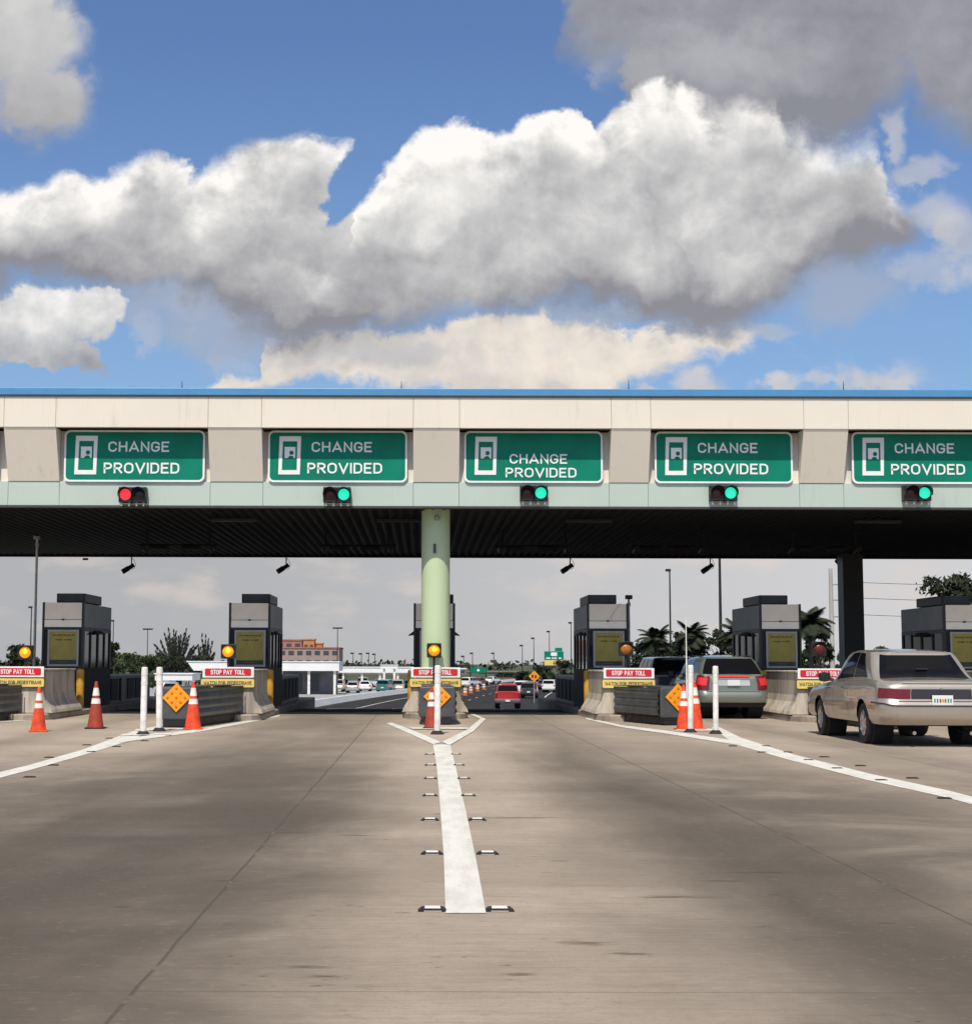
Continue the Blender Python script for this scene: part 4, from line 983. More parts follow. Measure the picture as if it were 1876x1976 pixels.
# ------------------------------------------------------------------ cars
def interp(pts, x):
    if x <= pts[0][0]: return pts[0][1]
    for (a, va), (b, vb) in zip(pts[:-1], pts[1:]):
        if x <= b:
            t = (x-a)/(b-a); t = t*t*(3-2*t)*.5+t*.5; return va+(vb-va)*t
    return pts[-1][1]
class Car:
    def __init__(s, name, L, W, H, sill, belt, rear, side, front, cabin, wheels, wr=.33, nside=56, rr=.30, rf=.40, paint=None, plate=True, fine=True):
        s.L, s.W, s.H, s.sill, s.belt = L, W, H, sill, belt; s.prof = (rear, side, front); s.c = cabin; s.rr, s.rf = rr, rf
        s.NR, s.NC, s.NS = 5, 6, nside; s.N = s.NR+s.NC+s.NS+s.NC+s.NR; s.fine = fine
        s.e = empty(name); s.paint = paint
        s.body(wheels, wr); s.cabin(); s.wheels(wheels, wr)
    def plan(s, t, y0, y1, hw, rr, rf):
        T = 2*s.N; t = t % T; sg = -1
        if t > s.N: t = T-t; sg = 1
        NR, NC, NS = s.NR, s.NC, s.NS
        if t <= NR: x, y = (hw-rr)*t/NR, y0
        elif t <= NR+NC:
            a = (t-NR)/NC*math.pi/2; x, y = hw-rr+rr*math.sin(a), y0+rr-rr*math.cos(a)
        elif t <= NR+NC+NS: x, y = hw, y0+rr+(y1-rf-y0-rr)*(t-NR-NC)/NS
        elif t <= NR+2*NC+NS:
            a = (t-NR-NC-NS)/NC*math.pi/2; x, y = hw-rf+rf*math.cos(a), y1-rf+rf*math.sin(a)
        else: x, y = (hw-rf)*(1-(t-NR-2*NC-NS)/NR), y1
        return sg*x, y
    def tside(s, y, y0=0, y1=None, rr=None, rf=None):      # index on the left side for a given y
        y1 = s.L if y1 is None else y1; rr = s.rr if rr is None else rr; rf = s.rf if rf is None else rf
        return s.NR+s.NC+s.NS*(y-y0-rr)/(y1-rf-y0-rr)
    def P(s, t, f):
        r, sd_, fr = (interp(p, f) for p in s.prof)
        x, y = s.plan(t, r, s.L-fr, s.W/2-sd_, s.rr, s.rf)
        zb = interp(s.belt, y); return Vector((x, y, s.sill+(zb-s.sill)*f))
    def C(s, t, v):
        c = s.c; y0 = c['b'][0]+(c['t'][0]-c['b'][0])*v; y1 = c['b'][1]+(c['t'][1]-c['b'][1])*v
        k = v+.18*math.sin(math.pi*v)*0; hw = c['hw'][0]+(c['hw'][1]-c['hw'][0])*(v**1.35)
        x, y = s.plan(t, y0, y1, hw, c.get('rr', .18), c.get('rf', .25))
        zb = interp(s.belt, y)-.01; zt = interp(c['roof'], y)
        vv = math.sin(v*math.pi/2)**.9*.35+v*.65
        return Vector((x, y, zb+(zt-zb)*vv))
    def patch(s, name, S, t0, t1, v0, v1, m, off=.006, nt=10, nv=4, parent=None, taper=(0, 0)):
        mb = MB(); vs = []
        for j in range(nv+1):
            for i in range(nt+1):
                q = j/nv; a = t0+taper[0]*q; b = t1-taper[1]*q
                t = a+(b-a)*i/nt; v = v0+(v1-v0)*q; p = S(t, v)
                du = S(t+.4, v)-S(t-.4, v); dv = S(t, min(1, v+.03))-S(t, max(0, v-.03)); n = dv.cross(du)
                if n.length < 1e-9: n = Vector((0, -1, 0))
                n.normalize()
                c = Vector((0, s.L/2, p.z));
                if n.dot(Vector((p.x, (p.y-s.L/2)*.4, 0))) < 0: n = -n
                vs.append(p+n*off)
        w = nt+1; mb.add(vs, [(j*w+i, j*w+i+1, (j+1)*w+i+1, (j+1)*w+i) for j in range(nv) for i in range(nt)])
        return mb.build(name, m, parent or s.e, smooth=True)
    def skin(s, name, S, fs_, crown, m, arches=(), ar=0):
        T = 2*s.N; rows = len(fs_); vs = []; 
        for f in fs_:
            for t in range(T): vs.append(S(t, f))
        faces = [(j*T+i, j*T+(i+1) % T, (j+1)*T+(i+1) % T, (j+1)*T+i) for j in range(rows-1) for i in range(T)]
        top = (rows-1)*T; G_ = 5; base = len(vs)
        prev = list(range(top, top+T))
        for g in range(1, G_+1):
            cur = []
            for t in range(T):
                p = vs[top+t]; k = 1-g/G_; q = Vector((p.x*k, p.y, p.z+crown*(1-k*k))); cur.append(len(vs)); vs.append(q)
            faces += [(prev[i], prev[(i+1) % T], cur[(i+1) % T], cur[i]) for i in range(T)]
            prev = cur
        for (ay, az) in arches:
            ins = [abs(v[0]) > s.W*.36 and (v[1]-ay)**2+(v[2]-az)**2 < ar*ar for v in vs]
            faces = [f for f in faces if not all(ins[i] for i in f)]
            for i, v in enumerate(vs):
                if ins[i]:
                    d = Vector((0, v[1]-ay, v[2]-az))
                    if d.length > 1e-6: d = d.normalized()*ar; vs[i] = Vector((v[0], ay+d.y, az+d.z))
        mb = MB(); mb.add(vs, faces); 
        o = mb.build(name, m, s.e, smooth=False)
        me = o.data; bm = bmesh.new(); bm.from_mesh(me); bmesh.ops.remove_doubles(bm, verts=bm.verts, dist=.0008); bmesh.ops.dissolve_degenerate(bm, dist=.0005, edges=bm.edges)
        loose = [v for v in bm.verts if not v.link_faces]; bmesh.ops.delete(bm, geom=loose, context='VERTS'); bmesh.ops.recalc_face_normals(bm, faces=bm.faces); bm.to_mesh(me); bm.free()
        for p in me.polygons: p.use_smooth = True
        me.set_sharp_from_angle(angle=R(42)); return o
    def body(s, wheels, wr):
        fs_ = [0, .04, .12, .22, .32, .42, .50, .58, .66, .74, .82, .90, .96, 1.0]
        s.bo = s.skin('body', s.P, fs_, .035, s.paint, [(y, wr) for y in wheels], wr*1.16)
        mb = MB(); mb.box(-s.W/2+.16, s.W/2-.16, .25, s.L-.3, s.sill-.02, s.sill+.30)
        for y in wheels:
            for q in (-1, 1): mb.tube((q*(s.W/2-.10), y, wr), (q*(s.W/2-.42), y, wr), wr*1.18, wr*1.18, 20)
        mb.build('underbody', M['blackrub'], s.e)
    def cabin(s):
        s.skin('roof', s.C, [0, .1, .3, .5, .7, .85, .95, 1.0], .03, s.paint)
    def wheels(s, wheels, wr):
        for y in wheels:
            for sg in (-1, 1):
                mb = MB(); hw = s.W/2; tw = .20
                mb.lathe([(wr*.62, 0), (wr*.92, .005), (wr, .04), (wr, tw-.04), (wr*.92, tw-.005), (wr*.62, tw)], 28, (0, 0, 0), axis='X')
                o = mb.build('wheel', M['blackrub'], s.e, smooth=True, loc=(sg*(hw-.02)-(tw if sg > 0 else 0), y, wr))
                if s.fine:
                    r = MB(); xx = .012 if sg < 0 else tw-.012; dx = -1 if sg < 0 else 1
                    r.lathe([(wr*.62, xx), (wr*.58, xx-dx*.03), (wr*.30, xx-dx*.03), (wr*.16, xx+dx*.004), (0, xx+dx*.008)], 28, axis='X')
                    for k in range(7):
                        a = 2*math.pi*k/7; ca, sa = math.cos(a), math.sin(a)
                        pts = [(xx+dx*.004, wr*.15, -.025), (xx+dx*.004, wr*.60, -.04), (xx+dx*.004, wr*.60, .04), (xx+dx*.004, wr*.15, .025)]
                        q = [(x, yy*ca-zz*sa, yy*sa+zz*ca) for x, yy, zz in pts]; q2 = [(x-dx*.03, b, c) for x, b, c in q]
                        r.add(q+q2, [(0, 1, 2, 3), (0, 4, 5, 1), (2, 6, 7, 3)])
                    r.build('rim', mat('wheel_rim', (.55, .56, .58), .28, metal=.8), o, smooth=False)
def carpaint(name, c, metal=.5): return mat(name, c, .32, metal=metal, var=.03, coat=.9)
redlamp = mat('tail_lamp', (.15, .006, .010), .25, coat=.25, var=.2, vscale=14); redlit = mat('tail_lamp_bright', (.75, .03, .03), .2, coat=.5, var=.2, vscale=14)
darktrim = mat('dark_trim', (.03, .02, .02), .3, coat=.5); seam = mat('seam_black', (.01, .01, .01), .8); chrome = mat('chrome', (.7, .7, .7), .15, metal=1.0)
platew = mat('plate_white', (.75, .76, .74), .4, var=.05)

# --- the tan sedan on the right
pc = carpaint('tan_metallic_paint', (.47, .415, .345), .6)
S = Car('tan_sedan', 5.35, 1.96, 1.46, .34,
        belt=[(0, .93), (.12, 1.0), (.9, 1.04), (1.6, 1.02), (3.6, .97), (4.6, .90), (5.2, .78), (5.35, .70)],
        rear=[(0, .10), (.10, .03), (.22, .0), (.52, .0), (.56, .05), (.60, .085), (.90, .10), (1.0, .17)],
        side=[(0, .06), (.12, .02), (.42, .0), (.50, .0), (.52, .012), (.80, .02), (.93, .05), (1.0, .11)],
        front=[(0, .12), (.2, .02), (.6, .0), (.8, .06), (1.0, .22)],
        cabin=dict(b=(.78, 4.0), t=(1.42, 3.05), hw=(.82, .67), rr=.22, rf=.3, roof=[(.7, 1.05), (1.45, 1.47), (2.3, 1.51), (3.0, 1.47), (4, 1.0)]),
        wheels=(1.17, 4.08), wr=.335, paint=pc, rr=.30, rf=.42)
def left(t, c=S): return t
gl = mat('car_glass', (.008, .008, .010), .08, var=.1, spec=.10)
S.patch('rear_window', S.C, -7.6, 7.6, .10, .93, gl, off=.006, nt=26, nv=6, taper=(.3, .3))
for sg in (1, -1):
    f = (lambda t: t) if sg == 1 else (lambda t: 2*S.N-t)
    for nm_, a, b, tp in (('side_window', 17.5, 35, (5.5, 0)), ('side_window', 36.5, 62, (0, 6))):
        S.patch(nm_, S.C, f(a), f(b), .10, .90, gl, off=.006, nt=12, nv=5, taper=tp if sg == 1 else tuple(-q for q in tp))
    S.patch('tail_lamp', S.P, f(3.7), f(9.6), .62, .85, redlamp, off=.010, nt=10, nv=3)
    S.patch('bumper_strip', S.P, f(0.0), f(14.5), .485, .515, darktrim, off=.008, nt=18, nv=1)
    for y in (2.05, 3.05, 4.05-.55):
        t = S.tside(y); S.patch('door_seam', S.P, f(t), f(t)+.12, .06, .97, seam, off=.003, nt=1, nv=12)
    for y in (2.25, 3.2):
        t = S.tside(y); S.patch('door_handle', S.P, f(t), f(t+2.2*sg*sg) if sg == 1 else f(t+2.2), .80, .835, darktrim, off=.025, nt=3, nv=1)
    t0, t1 = S.tside(1.75), S.tside(3.6); S.patch('side_strip', S.P, f(t0), f(t1), .49, .535, pc, off=.016, nt=10, nv=1)
    mb = MB(); mx = .98; mb.lathe([(0, -.10), (.075, -.08), (.09, 0), (.085, .06), (0, .09)], 16, (0, 0, 0)); o = mb.build('side_mirror', M['black'], S.e, smooth=True, loc=(-sg*1.02, 3.45, 1.06)); o.scale = (1.25, .6, .95)
    mb = MB(); mb.tube((-sg*.85, 3.50, 1.0), (-sg*1.0, 3.45, 1.03), .03, .03, 8); mb.build('mirror_arm', M['black'], S.e)
S.patch('lamp_panel', S.P, -3.6, 3.6, .62, .85, darktrim, off=.009, nt=8, nv=3)
S.patch('trunk_seam', S.P, -5.0, 5.0, .955, .97, seam, off=.003, nt=10, nv=1)
S.patch('bumper_shadow_gap', S.P, -5.2, 5.2, .572, .588, seam, off=.003, nt=10, nv=1)
mb = MB(); mb.box(-.165, .165, -.012, .004, .645, .80); pl = mb.build('license_plate', platew, S.e, bevel=.006, loc=(0, .03, 0))
mb = MB(); mb.lathe([(0, .003), (.030, .0)], 12, (0, -.013, .72), axis='Y'); mb.build('plate_emblem', M['orange'], pl)
mb = MB()
for k in (-3, -2, -1, 1, 2, 3): mb.box(k*.042-.010, k*.042+.010, -.0155, -.0125, .69, .75)
mb.build('plate_characters', mat('plate_green', (.03, .16, .10), .5), pl)
mb = MB(); mb.lathe([(0, 0), (.022, .0), (.018, .012)], 12, (0, 0, .90), axis='Y'); mb.build('trunk_lock', chrome, S.e, loc=(0, .075, 0))
mb = MB(); mb.tube((.45, .05, .22), (.45, .6, .24), .03, .03, 10); mb.build('exhaust_pipe', chrome, S.e); mb = MB(); mb.tube((-.45, .05, .22), (-.45, .6, .24), .03, .03, 10); mb.build('exhaust_pipe', chrome, S.e)
mb = MB(); mb.box(-.10, .10, 1.05, 1.10, 1.20, 1.215); mb.build('rear_brake_light', darktrim, S.e)
S.e.location = G(1822, 1443); S.e.rotation_euler[2] = R(-1.4); S.e.scale = (1.03, .97, 1.06)
tag(S.e, 'tan metallic sedan with a wide dark red lamp band at the right', 'car')

# --- the silver-green hatchback at the booth
pg_ = carpaint('grey_green_paint', (.20, .22, .18), .45)
H_ = Car('silver_hatchback', 4.45, 1.76, 1.58, .30,
        belt=[(0, 1.02), (.2, 1.08), (1.2, 1.06), (3.0, 1.0), (4.0, .92), (4.45, .75)],
        rear=[(0, .12), (.10, .03), (.20, .0), (.44, .0), (.48, .05), (.52, .06), (.90, .09), (1.0, .13)],
        side=[(0, .06), (.12, .02), (.42, .0), (.80, .015), (1.0, .06)], front=[(0, .12), (.2, .02), (.6, .0), (1.0, .25)],
        cabin=dict(b=(.14, 3.5), t=(.55, 2.75), hw=(.80, .60), rr=.16, rf=.3, roof=[(.1, 1.4), (.55, 1.51), (1.3, 1.55), (2.6, 1.49), (3.5, 1.1)]),
        wheels=(.85, 3.5), wr=.33, paint=pg_, rr=.22, rf=.4)
H_.patch('rear_window', H_.C, -7.4, 7.4, .08, .93, gl, off=.006, nt=20, nv=5)
for sg in (1, -1):
    f = (lambda t: t) if sg == 1 else (lambda t: 2*H_.N-t)
    for a, b in ((13, 28), (29.5, 44), (45.5, 64)): H_.patch('side_window', H_.C, f(a), f(b), .12, .86, gl, off=.006, nt=8, nv=4)
    H_.patch('tail_lamp', H_.P, f(4.6), f(10.8), .56, .99, redlamp, off=.014, nt=8, nv=4)
    H_.patch('tail_lamp_lens', H_.P, f(5.2), f(9.4), .70, .92, redlit, off=.020, nt=6, nv=3)
    mb = MB(); mb.lathe([(0, -.10), (.075, -.08), (.09, 0), (.085, .06), (0, .09)], 14); o = mb.build('side_mirror', M['black'], H_.e, smooth=True, loc=(-sg*.98, 2.95, 1.10)); o.scale = (1.2, .6, .95)
H_.patch('brake_light_bar', H_.P, -3.4, 3.4, .955, .995, redlit, off=.02, nt=10, nv=1)
H_.patch('number_plate_recess', H_.P, -3.2, 3.2, .70, .88, mat('silver_trim', (.55, .57, .55), .3, metal=.3), off=.010, nt=8, nv=2)
H_.patch('hatch_seam', H_.P, -5.0, 5.0, .50, .515, seam, off=.004, nt=10, nv=1)
H_.patch('lower_bumper', H_.P, -8.5, 8.5, .0, .14, M['blackrub'], off=.008, nt=16, nv=2)
mb = MB(); mb.box(-.155, .155, -.012, .004, .82, .96); mb.build('license_plate', platew, H_.e, bevel=.005, loc=(0, .035, 0))
mb = MB(); mb.tube((-.60, .7, 1.55), (-.58, 2.2, 1.56), .015, .015, 8); mb.build('roof_rail', M['black'], H_.e); mb = MB(); mb.tube((.60, .7, 1.55), (.58, 2.2, 1.56), .015, .015, 8); mb.build('roof_rail', M['black'], H_.e)
p = G(1417, 1388); H_.e.location = p; H_.e.rotation_euler[2] = R(.5)
tag(H_.e, 'grey-green hatchback with bright red tail lamps stopped at the booth', 'car')

# --- generic cars for further off
def far_car(kind, paint, name):
    if kind == 'van':
        c = Car(name, 4.8, 1.9, 1.75, .28, belt=[(0, 1.02), (3.8, 1.0), (4.8, .75)], rear=[(0, .08), (.2, .0), (1, .08)], side=[(0, .05), (.4, 0), (1, .05)], front=[(0, .1), (.5, 0), (1, .3)],
                cabin=dict(b=(.1, 4.1), t=(.35, 3.1), hw=(.88, .72), rr=.14, rf=.3, roof=[(.1, 1.6), (.5, 1.72), (2.6, 1.75), (3.4, 1.62), (4.1, 1.2)]), wheels=(.95, 3.9), wr=.33, nside=24, rr=.18, rf=.5, paint=paint, fine=False)
        wins = ((12, 19), (20, 27), (28, 34)); rw = (-6.4, 6.4)
    elif kind == 'suv':
        c = Car(name, 4.6, 1.85, 1.7, .34, belt=[(0, 1.08), (3.4, 1.05), (4.6, .9)], rear=[(0, .08), (.2, .0), (1, .06)], side=[(0, .05), (.4, 0), (1, .05)], front=[(0, .1), (.5, 0), (1, .15)],
                cabin=dict(b=(.1, 3.5), t=(.3, 2.9), hw=(.86, .70), rr=.14, rf=.2, roof=[(.1, 1.6), (.5, 1.68), (2.6, 1.7), (3.4, 1.5)]), wheels=(.9, 3.65), wr=.36, nside=24, rr=.16, rf=.3, paint=paint, fine=False)
        wins = ((12, 19), (20, 27), (28, 34)); rw = (-6.4, 6.4)
    else:
        c = Car(name, 4.6, 1.78, 1.42, .26, belt=[(0, .88), (.2, .96), (3.4, .92), (4.6, .7)], rear=[(0, .08), (.2, .0), (.8, .05), (1, .12)], side=[(0, .05), (.4, 0), (1, .08)], front=[(0, .1), (.5, 0), (1, .25)],
                cabin=dict(b=(.5, 3.6), t=(1.1, 2.6), hw=(.78, .60), rr=.18, rf=.25, roof=[(.5, 1.1), (1.1, 1.38), (1.8, 1.42), (2.6, 1.38), (3.6, 1.0)]), wheels=(.95, 3.6), wr=.31, nside=24, rr=.22, rf=.4, paint=paint, fine=False)
        wins = ((14, 22), (23, 32)); rw = (-6.6, 6.6)
    c.patch('rear_window', c.C, *rw, .12, .88, gl, off=.01, nt=10, nv=3); c.patch('windscreen', c.C, c.N-6.5, c.N+6.5, .12, .88, gl, off=.01, nt=10, nv=3)
    for sg in (1, -1):
        f = (lambda t: t) if sg == 1 else (lambda t: 2*c.N-t)
        for a, b in wins: c.patch('side_window', c.C, f(a), f(b), .12, .88, gl, off=.01, nt=3, nv=3)
        c.patch('tail_lamp', c.P, f(4.6), f(9.5), .60, .90, redlit, off=.012, nt=4, nv=2)
    mb = MB(); mb.box(-.16, .16, -.012, .004, .62, .76); mb.build('license_plate', platew, c.e, loc=(0, .02, 0))
    return c
PAINT = dict(black=carpaint('black_car_paint', (.015, .015, .017), .1), white=carpaint('white_car_paint', (.75, .75, .73), 0), silver=carpaint('silver_car_paint', (.45, .46, .47), .5), red=carpaint('red_car_paint', (.45, .02, .02), .1),
             teal=carpaint('teal_car_paint', (.03, .16, .15), .2), blue=carpaint('blue_car_paint', (.04, .07, .16), .3), grey=carpaint('grey_car_paint', (.14, .14, .15), .4), maroon=carpaint('maroon_car_paint', (.14, .02, .02), .3), beige=carpaint('beige_car_paint', (.5, .44, .34), .3))
c = far_car('suv', PAINT['black'], 'dark_minivan'); c.e.scale = (.92, .9, .92); c.e.location = (at(1312, 1350, 39.6).x, 39.6, -.02); tag(c.e, 'black minivan ahead of the grey-green hatchback, just beyond the orange cones', 'car')
# red pickup
pr = PAINT['red']; K = Car('red_pickup', 5.2, 1.95, 1.8, .42, belt=[(0, 1.18), (2.0, 1.18), (2.1, 1.15), (4.4, 1.12), (5.2, .95)], rear=[(0, .05), (.15, 0), (.3, 0), (.34, .06), (1, .07)], side=[(0, .05), (.4, 0), (1, .04)], front=[(0, .08), (.5, 0), (1, .12)],
        cabin=dict(b=(1.95, 4.0), t=(2.1, 3.3), hw=(.84, .66), rr=.12, rf=.25, roof=[(1.9, 1.7), (2.3, 1.82), (3.2, 1.80), (4, 1.3)]), wheels=(1.1, 4.2), wr=.38, nside=30, rr=.10, rf=.3, paint=pr, fine=False)
K.patch('rear_window', K.C, -6.6, 6.6, .12, .86, gl, off=.01, nt=10, nv=3)
for sg in (1, -1):
    f = (lambda t: t) if sg == 1 else (lambda t: 2*K.N-t)
    K.patch('side_window', K.C, f(13), f(38), .12, .86, gl, off=.01, nt=5, nv=3); K.patch('tail_lamp', K.P, f(4.5), f(8.5), .45, .95, redlamp, off=.012, nt=3, nv=3)
K.patch('bumper', K.P, -11, 11, .0, .30, mat('grey_bumper', (.2, .2, .21), .4, metal=.4), off=.03, nt=16, nv=3)
mb = MB(); mb.box(-.16, .16, -.05, -.035, .52, .66); mb.build('license_plate', platew, K.e)
yk = 104.0; K.e.location = (at(980, 1366, yk).x, yk, zg(yk)); K.e.rotation_euler[2] = R(-3); tag(K.e, 'red pickup truck driving away beyond the toll plaza', 'truck')
# cars further along the road
for x, Y, kind, pn, rz, lab in [(1020, 150, 'van', 'black', -6, 'dark minivan beside the red pickup'), (1004, 168, 'suv', 'white', -10, 'white car on the road behind the red pickup'), (1058, 190, 'suv', 'white', -14, 'white car next to the orange diamond road sign, right of the pickup'), (1046, 215, 'car', 'black', -14, 'small black car far down the road'), (1030, 240, 'car', 'silver', -16, 'small silver car far down the road'), (915, 260, 'car', 'maroon', -30, 'maroon car far off left of the pickup'), (897, 235, 'suv', 'white', -30, 'white car far off just right of the pale column'), (942, 285, 'car', 'white', -30, 'white car under the distant green sign')]:
    c = far_car(kind, PAINT[pn], 'far_car'); c.e.location = (at(x, 1330, Y).x, Y, zg(Y)+.01); c.e.rotation_euler[2] = R(rz); tag(c.e, lab, 'car', 'cars on the road beyond the plaza')
# parked cars in the lot on the left
protos = {}
lot = [(572, 175, 'suv', 'black'), (596, 185, 'car', 'white'), (622, 190, 'car', 'grey'), (655, 195, 'suv', 'beige'), (680, 182, 'car', 'silver'), (704, 196, 'car', 'white'), (738, 182, 'suv', 'teal'),
       (768, 190, 'suv', 'beige'), (784, 215, 'car', 'black'), (632, 222, 'car', 'maroon'), (700, 228, 'suv', 'grey'), (742, 235, 'car', 'white'), (332, 135, 'van', 'silver'), (318, 150, 'suv', 'grey')]
seen = {}
for x, Y, kind, pn in lot:
    k = (kind, pn)
    if k not in protos: c = far_car(kind, PAINT[pn], 'parked_car').e; protos[k] = c
    else: c = copy_tree(protos[k])
    c.location = (at(x, 1330, Y).x, Y, zg(Y)+.01); c.rotation_euler[2] = R(rng.choice([180, 0, 12, 190, 172, -12, 20, 75]))
    word = {'suv': 'tall wagon', 'car': 'sedan', 'van': 'minivan'}[kind]
    pos = 'under the white fascia at the left' if x < 400 else ('far left' if x < 600 else 'centre left' if x < 680 else 'centre right' if x < 745 else 'right end')+(' front row' if Y < 180 else ' middle rows' if Y < 208 else ' back row')
    tag(c, '%s %s parked in the distant lot, %s' % (pn, word, pos), 'car', 'cars parked in the distant lot')

# ------------------------------------------------------------------ far buildings
def shed(name, x0, x1, Y, yt, yb, D, lab, legs, slant=0, wall=True):
    a, b = at(x0, yt, Y), at(x1, yt, Y); zt = a.z; zb = at(x0, yb, Y).z; w = b.x-a.x; z0 = zg(Y)
    e = empty(name, (a.x, Y, z0)); tag(e, lab, 'building')
    mb = MB(); mb.prism([(0, zt-z0), (w, zt-z0), (w, zb-z0), (slant, zb-z0)], 0, D); mb.build('fascia', M['whitebld'], e)
    mb = MB(); mb.box(-.1, w+.1, -.1, D+.1, zt-z0, zt-z0+.10); mb.build('roof_edge', M['white'], e)
    for i, k in enumerate(legs): mb = MB(); mb.box(w*k-.15, w*k+.15, .3, .6, 0, zb-z0); mb.build('post', M['post'], e)
    if wall:
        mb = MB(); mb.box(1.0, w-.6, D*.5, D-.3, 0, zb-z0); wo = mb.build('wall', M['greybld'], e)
        mb = MB(); k = 1.8
        while k < w-2: mb.box(k, k+1.3, D*.5-.03, D*.5-.005, .3, zb-z0-.35); k += 2.1
        mb.build('window', M['winfar'], wo)
    return e
shed('service_building', 362, 655, 170, 1277, 1294, 8, 'low service building with a long white fascia behind the second booth', [.36, .62, .8, .97], slant=.8)
shed('carport', 300, 372, 140, 1301, 1313, 5, 'small white flat-roofed carport left of the service building', [.08, .5, .75, .95], wall=False)
shed('lot_canopy', 655, 812, 205, 1288, 1298, 9, 'long thin white canopy over the distant parked cars', [.05, .28, .5, .72, .93], wall=False)
shed('lot_kiosk', 735, 768, 198, 1284, 1290, 3, 'small white roof box above the distant parking canopy', [.2, .8], wall=False)
def block(name, x0, x1, Y, yt, D, m, lab, floors=3, nwin=8, roofm=None, extra=True):
    a, b = at(x0, yt, Y), at(x1, yt, Y); z0 = zg(Y); h = a.z-z0; w = b.x-a.x
    e = empty(name, (a.x, Y, z0)); tag(e, lab, 'building')
    MB().box(0, w, 0, D, 0, h).build('wall', m, e)
    MB().box(-.2, w+.2, -.2, D+.2, h, h+.4).build('roof', roofm or M['brick'], e)
    for j in range(floors):
        for i in range(nwin):
            x = w*(i+.2)/nwin; z = h*(j+.3)/floors
            f = MB(); f.box(x, x+w/nwin*.62, -.06, -.01, z, z+h/floors*.45); f.build('window', M['winfar'], e)
    return e
H = block('hospital', 470, 655, 420, 1251, 20, M['stucco'], 'long pinkish three-storey block with red roof parapet behind the second booth', 3, 11)
block('hospital_wing', 500, 583, 432, 1236, 14, M['brick'], 'taller red brick wing behind the pinkish block', 3, 5)
block('hospital_tower', 586, 607, 428, 1235, 6, M['orangewall'], 'small orange stair tower on the pinkish block', 2, 2, M['orangewall'])
block('hospital_annex', 608, 622, 430, 1243, 6, M['orangewall'], 'lower orange roof room beside the orange stair tower', 2, 1, M['orangewall'])
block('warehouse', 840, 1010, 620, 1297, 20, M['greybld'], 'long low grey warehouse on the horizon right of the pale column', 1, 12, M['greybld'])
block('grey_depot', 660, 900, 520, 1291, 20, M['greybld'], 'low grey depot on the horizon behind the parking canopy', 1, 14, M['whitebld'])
# jersey wall along the far roadway
mb = MB(); pts = []
for y in ysub(62, 330):
    pts.append(Vector((-9.7+bend(y), y, zg(y))))
for a, b in zip(pts[:-1], pts[1:]):
    n = Vector((b.y-a.y, -(b.x-a.x), 0)).normalized()
    q = [a-n*.3, a+n*.3, b+n*.3, b-n*.3]; q2 = [a-n*.12+Vector((0, 0, .55)), a+n*.12+Vector((0, 0, .55)), b+n*.12+Vector((0, 0, .55)), b-n*.12+Vector((0, 0, .55))]
    mb.add(q+q2, [(0, 1, 5, 4), (1, 2, 6, 5), (2, 3, 7, 6), (3, 0, 4, 7), (4, 5, 6, 7)])
o = mb.build('jersey_wall', M['whitebld']); tag(o, 'long low white concrete wall curving along the far roadway', 'wall')
mb = MB()
for k, (dx, w) in enumerate([(3.2, .15), (7, .12), (10.6, .12), (14.2, .12), (18, .15)]):
    for y in range(56, 320, 12 if k in (1, 2, 3) else 4):
        L = 3.2 if k in (1, 2, 3) else 4.0; o0 = lambda yy: -9+bend(yy)+dx
        mb.add([(o0(y), y, zg(y)+.004), (o0(y)+w, y, zg(y)+.004), (o0(y+L)+w, y+L, zg(y+L)+.004), (o0(y+L), y+L, zg(y+L)+.004)], [(0, 1, 2, 3)])
tag(mb.build('lane_dashes', M['paint']), kind='structure')

# ------------------------------------------------------------------ poles, gantry signs, wires
for i, (x, yt, Y, two, lab) in enumerate([(62, 1173, 225, 0, 'at the far left edge beside the first booth'), (220, 1199, 296, 0, 'right of the first booth'), (286, 1215, 360, 1, 'left of the feathery tree, with a double head'), (652, 1213, 350, 1, 'beside the pinkish block, with a double head'), (1102, 1203, 315, 0, 'just left of the booth right of the pale column'), (1060, 1220, 400, 0, 'behind the green highway sign'), (1030, 1233, 500, 0, 'second from the green highway sign'), (1008, 1247, 640, 0, 'third from the green highway sign'), (953, 1262, 900, 0, 'fourth, above the small distant sign'), (912, 1262, 760, 0, 'over the small distant green sign'), (895, 1268, 1000, 0, 'farthest, near the pale column'),
                                       (1292, 1102, 170, 0, 'tall one above the palms'), (1388, 1062, 150, 0, 'tallest one, its head hidden by the canopy'), (682, 1262, 700, 0, 'small one left in the row over the parking canopy'), (698, 1263, 760, 0, 'second of the row over the parking canopy'), (712, 1262, 800, 0, 'third of the row over the parking canopy'), (724, 1264, 860, 0, 'right one of the row over the parking canopy')]):
    t = at(x, yt, Y); z0 = zg(Y); h = t.z-z0; e = empty('street_lamp', (t.x, Y, z0)); tag(e, 'dark lamp post, %s' % lab, 'street lamp', 'lamp posts beyond the plaza')
    r = .14 if x != 1388 else .21
    mb = MB(); mb.tube((0, 0, 0), (0, 0, h), r*(1 if Y < 400 else Y/400*1.0), r*.6*(1 if Y < 400 else Y/400), 8); mb.build('pole', M['polegrey'], e)
    mb = MB(); k = Y/250 if Y > 250 else 1
    if two: mb.box(-.9*k, .9*k, -.2, .2, h-.05, h+.22*k)
    else: mb.box(-.50*k, .12*k, -.2, .2, h-.05, h+.26*k)
    mb.build('lamp_head', M['polegrey'], e, bevel=.05)
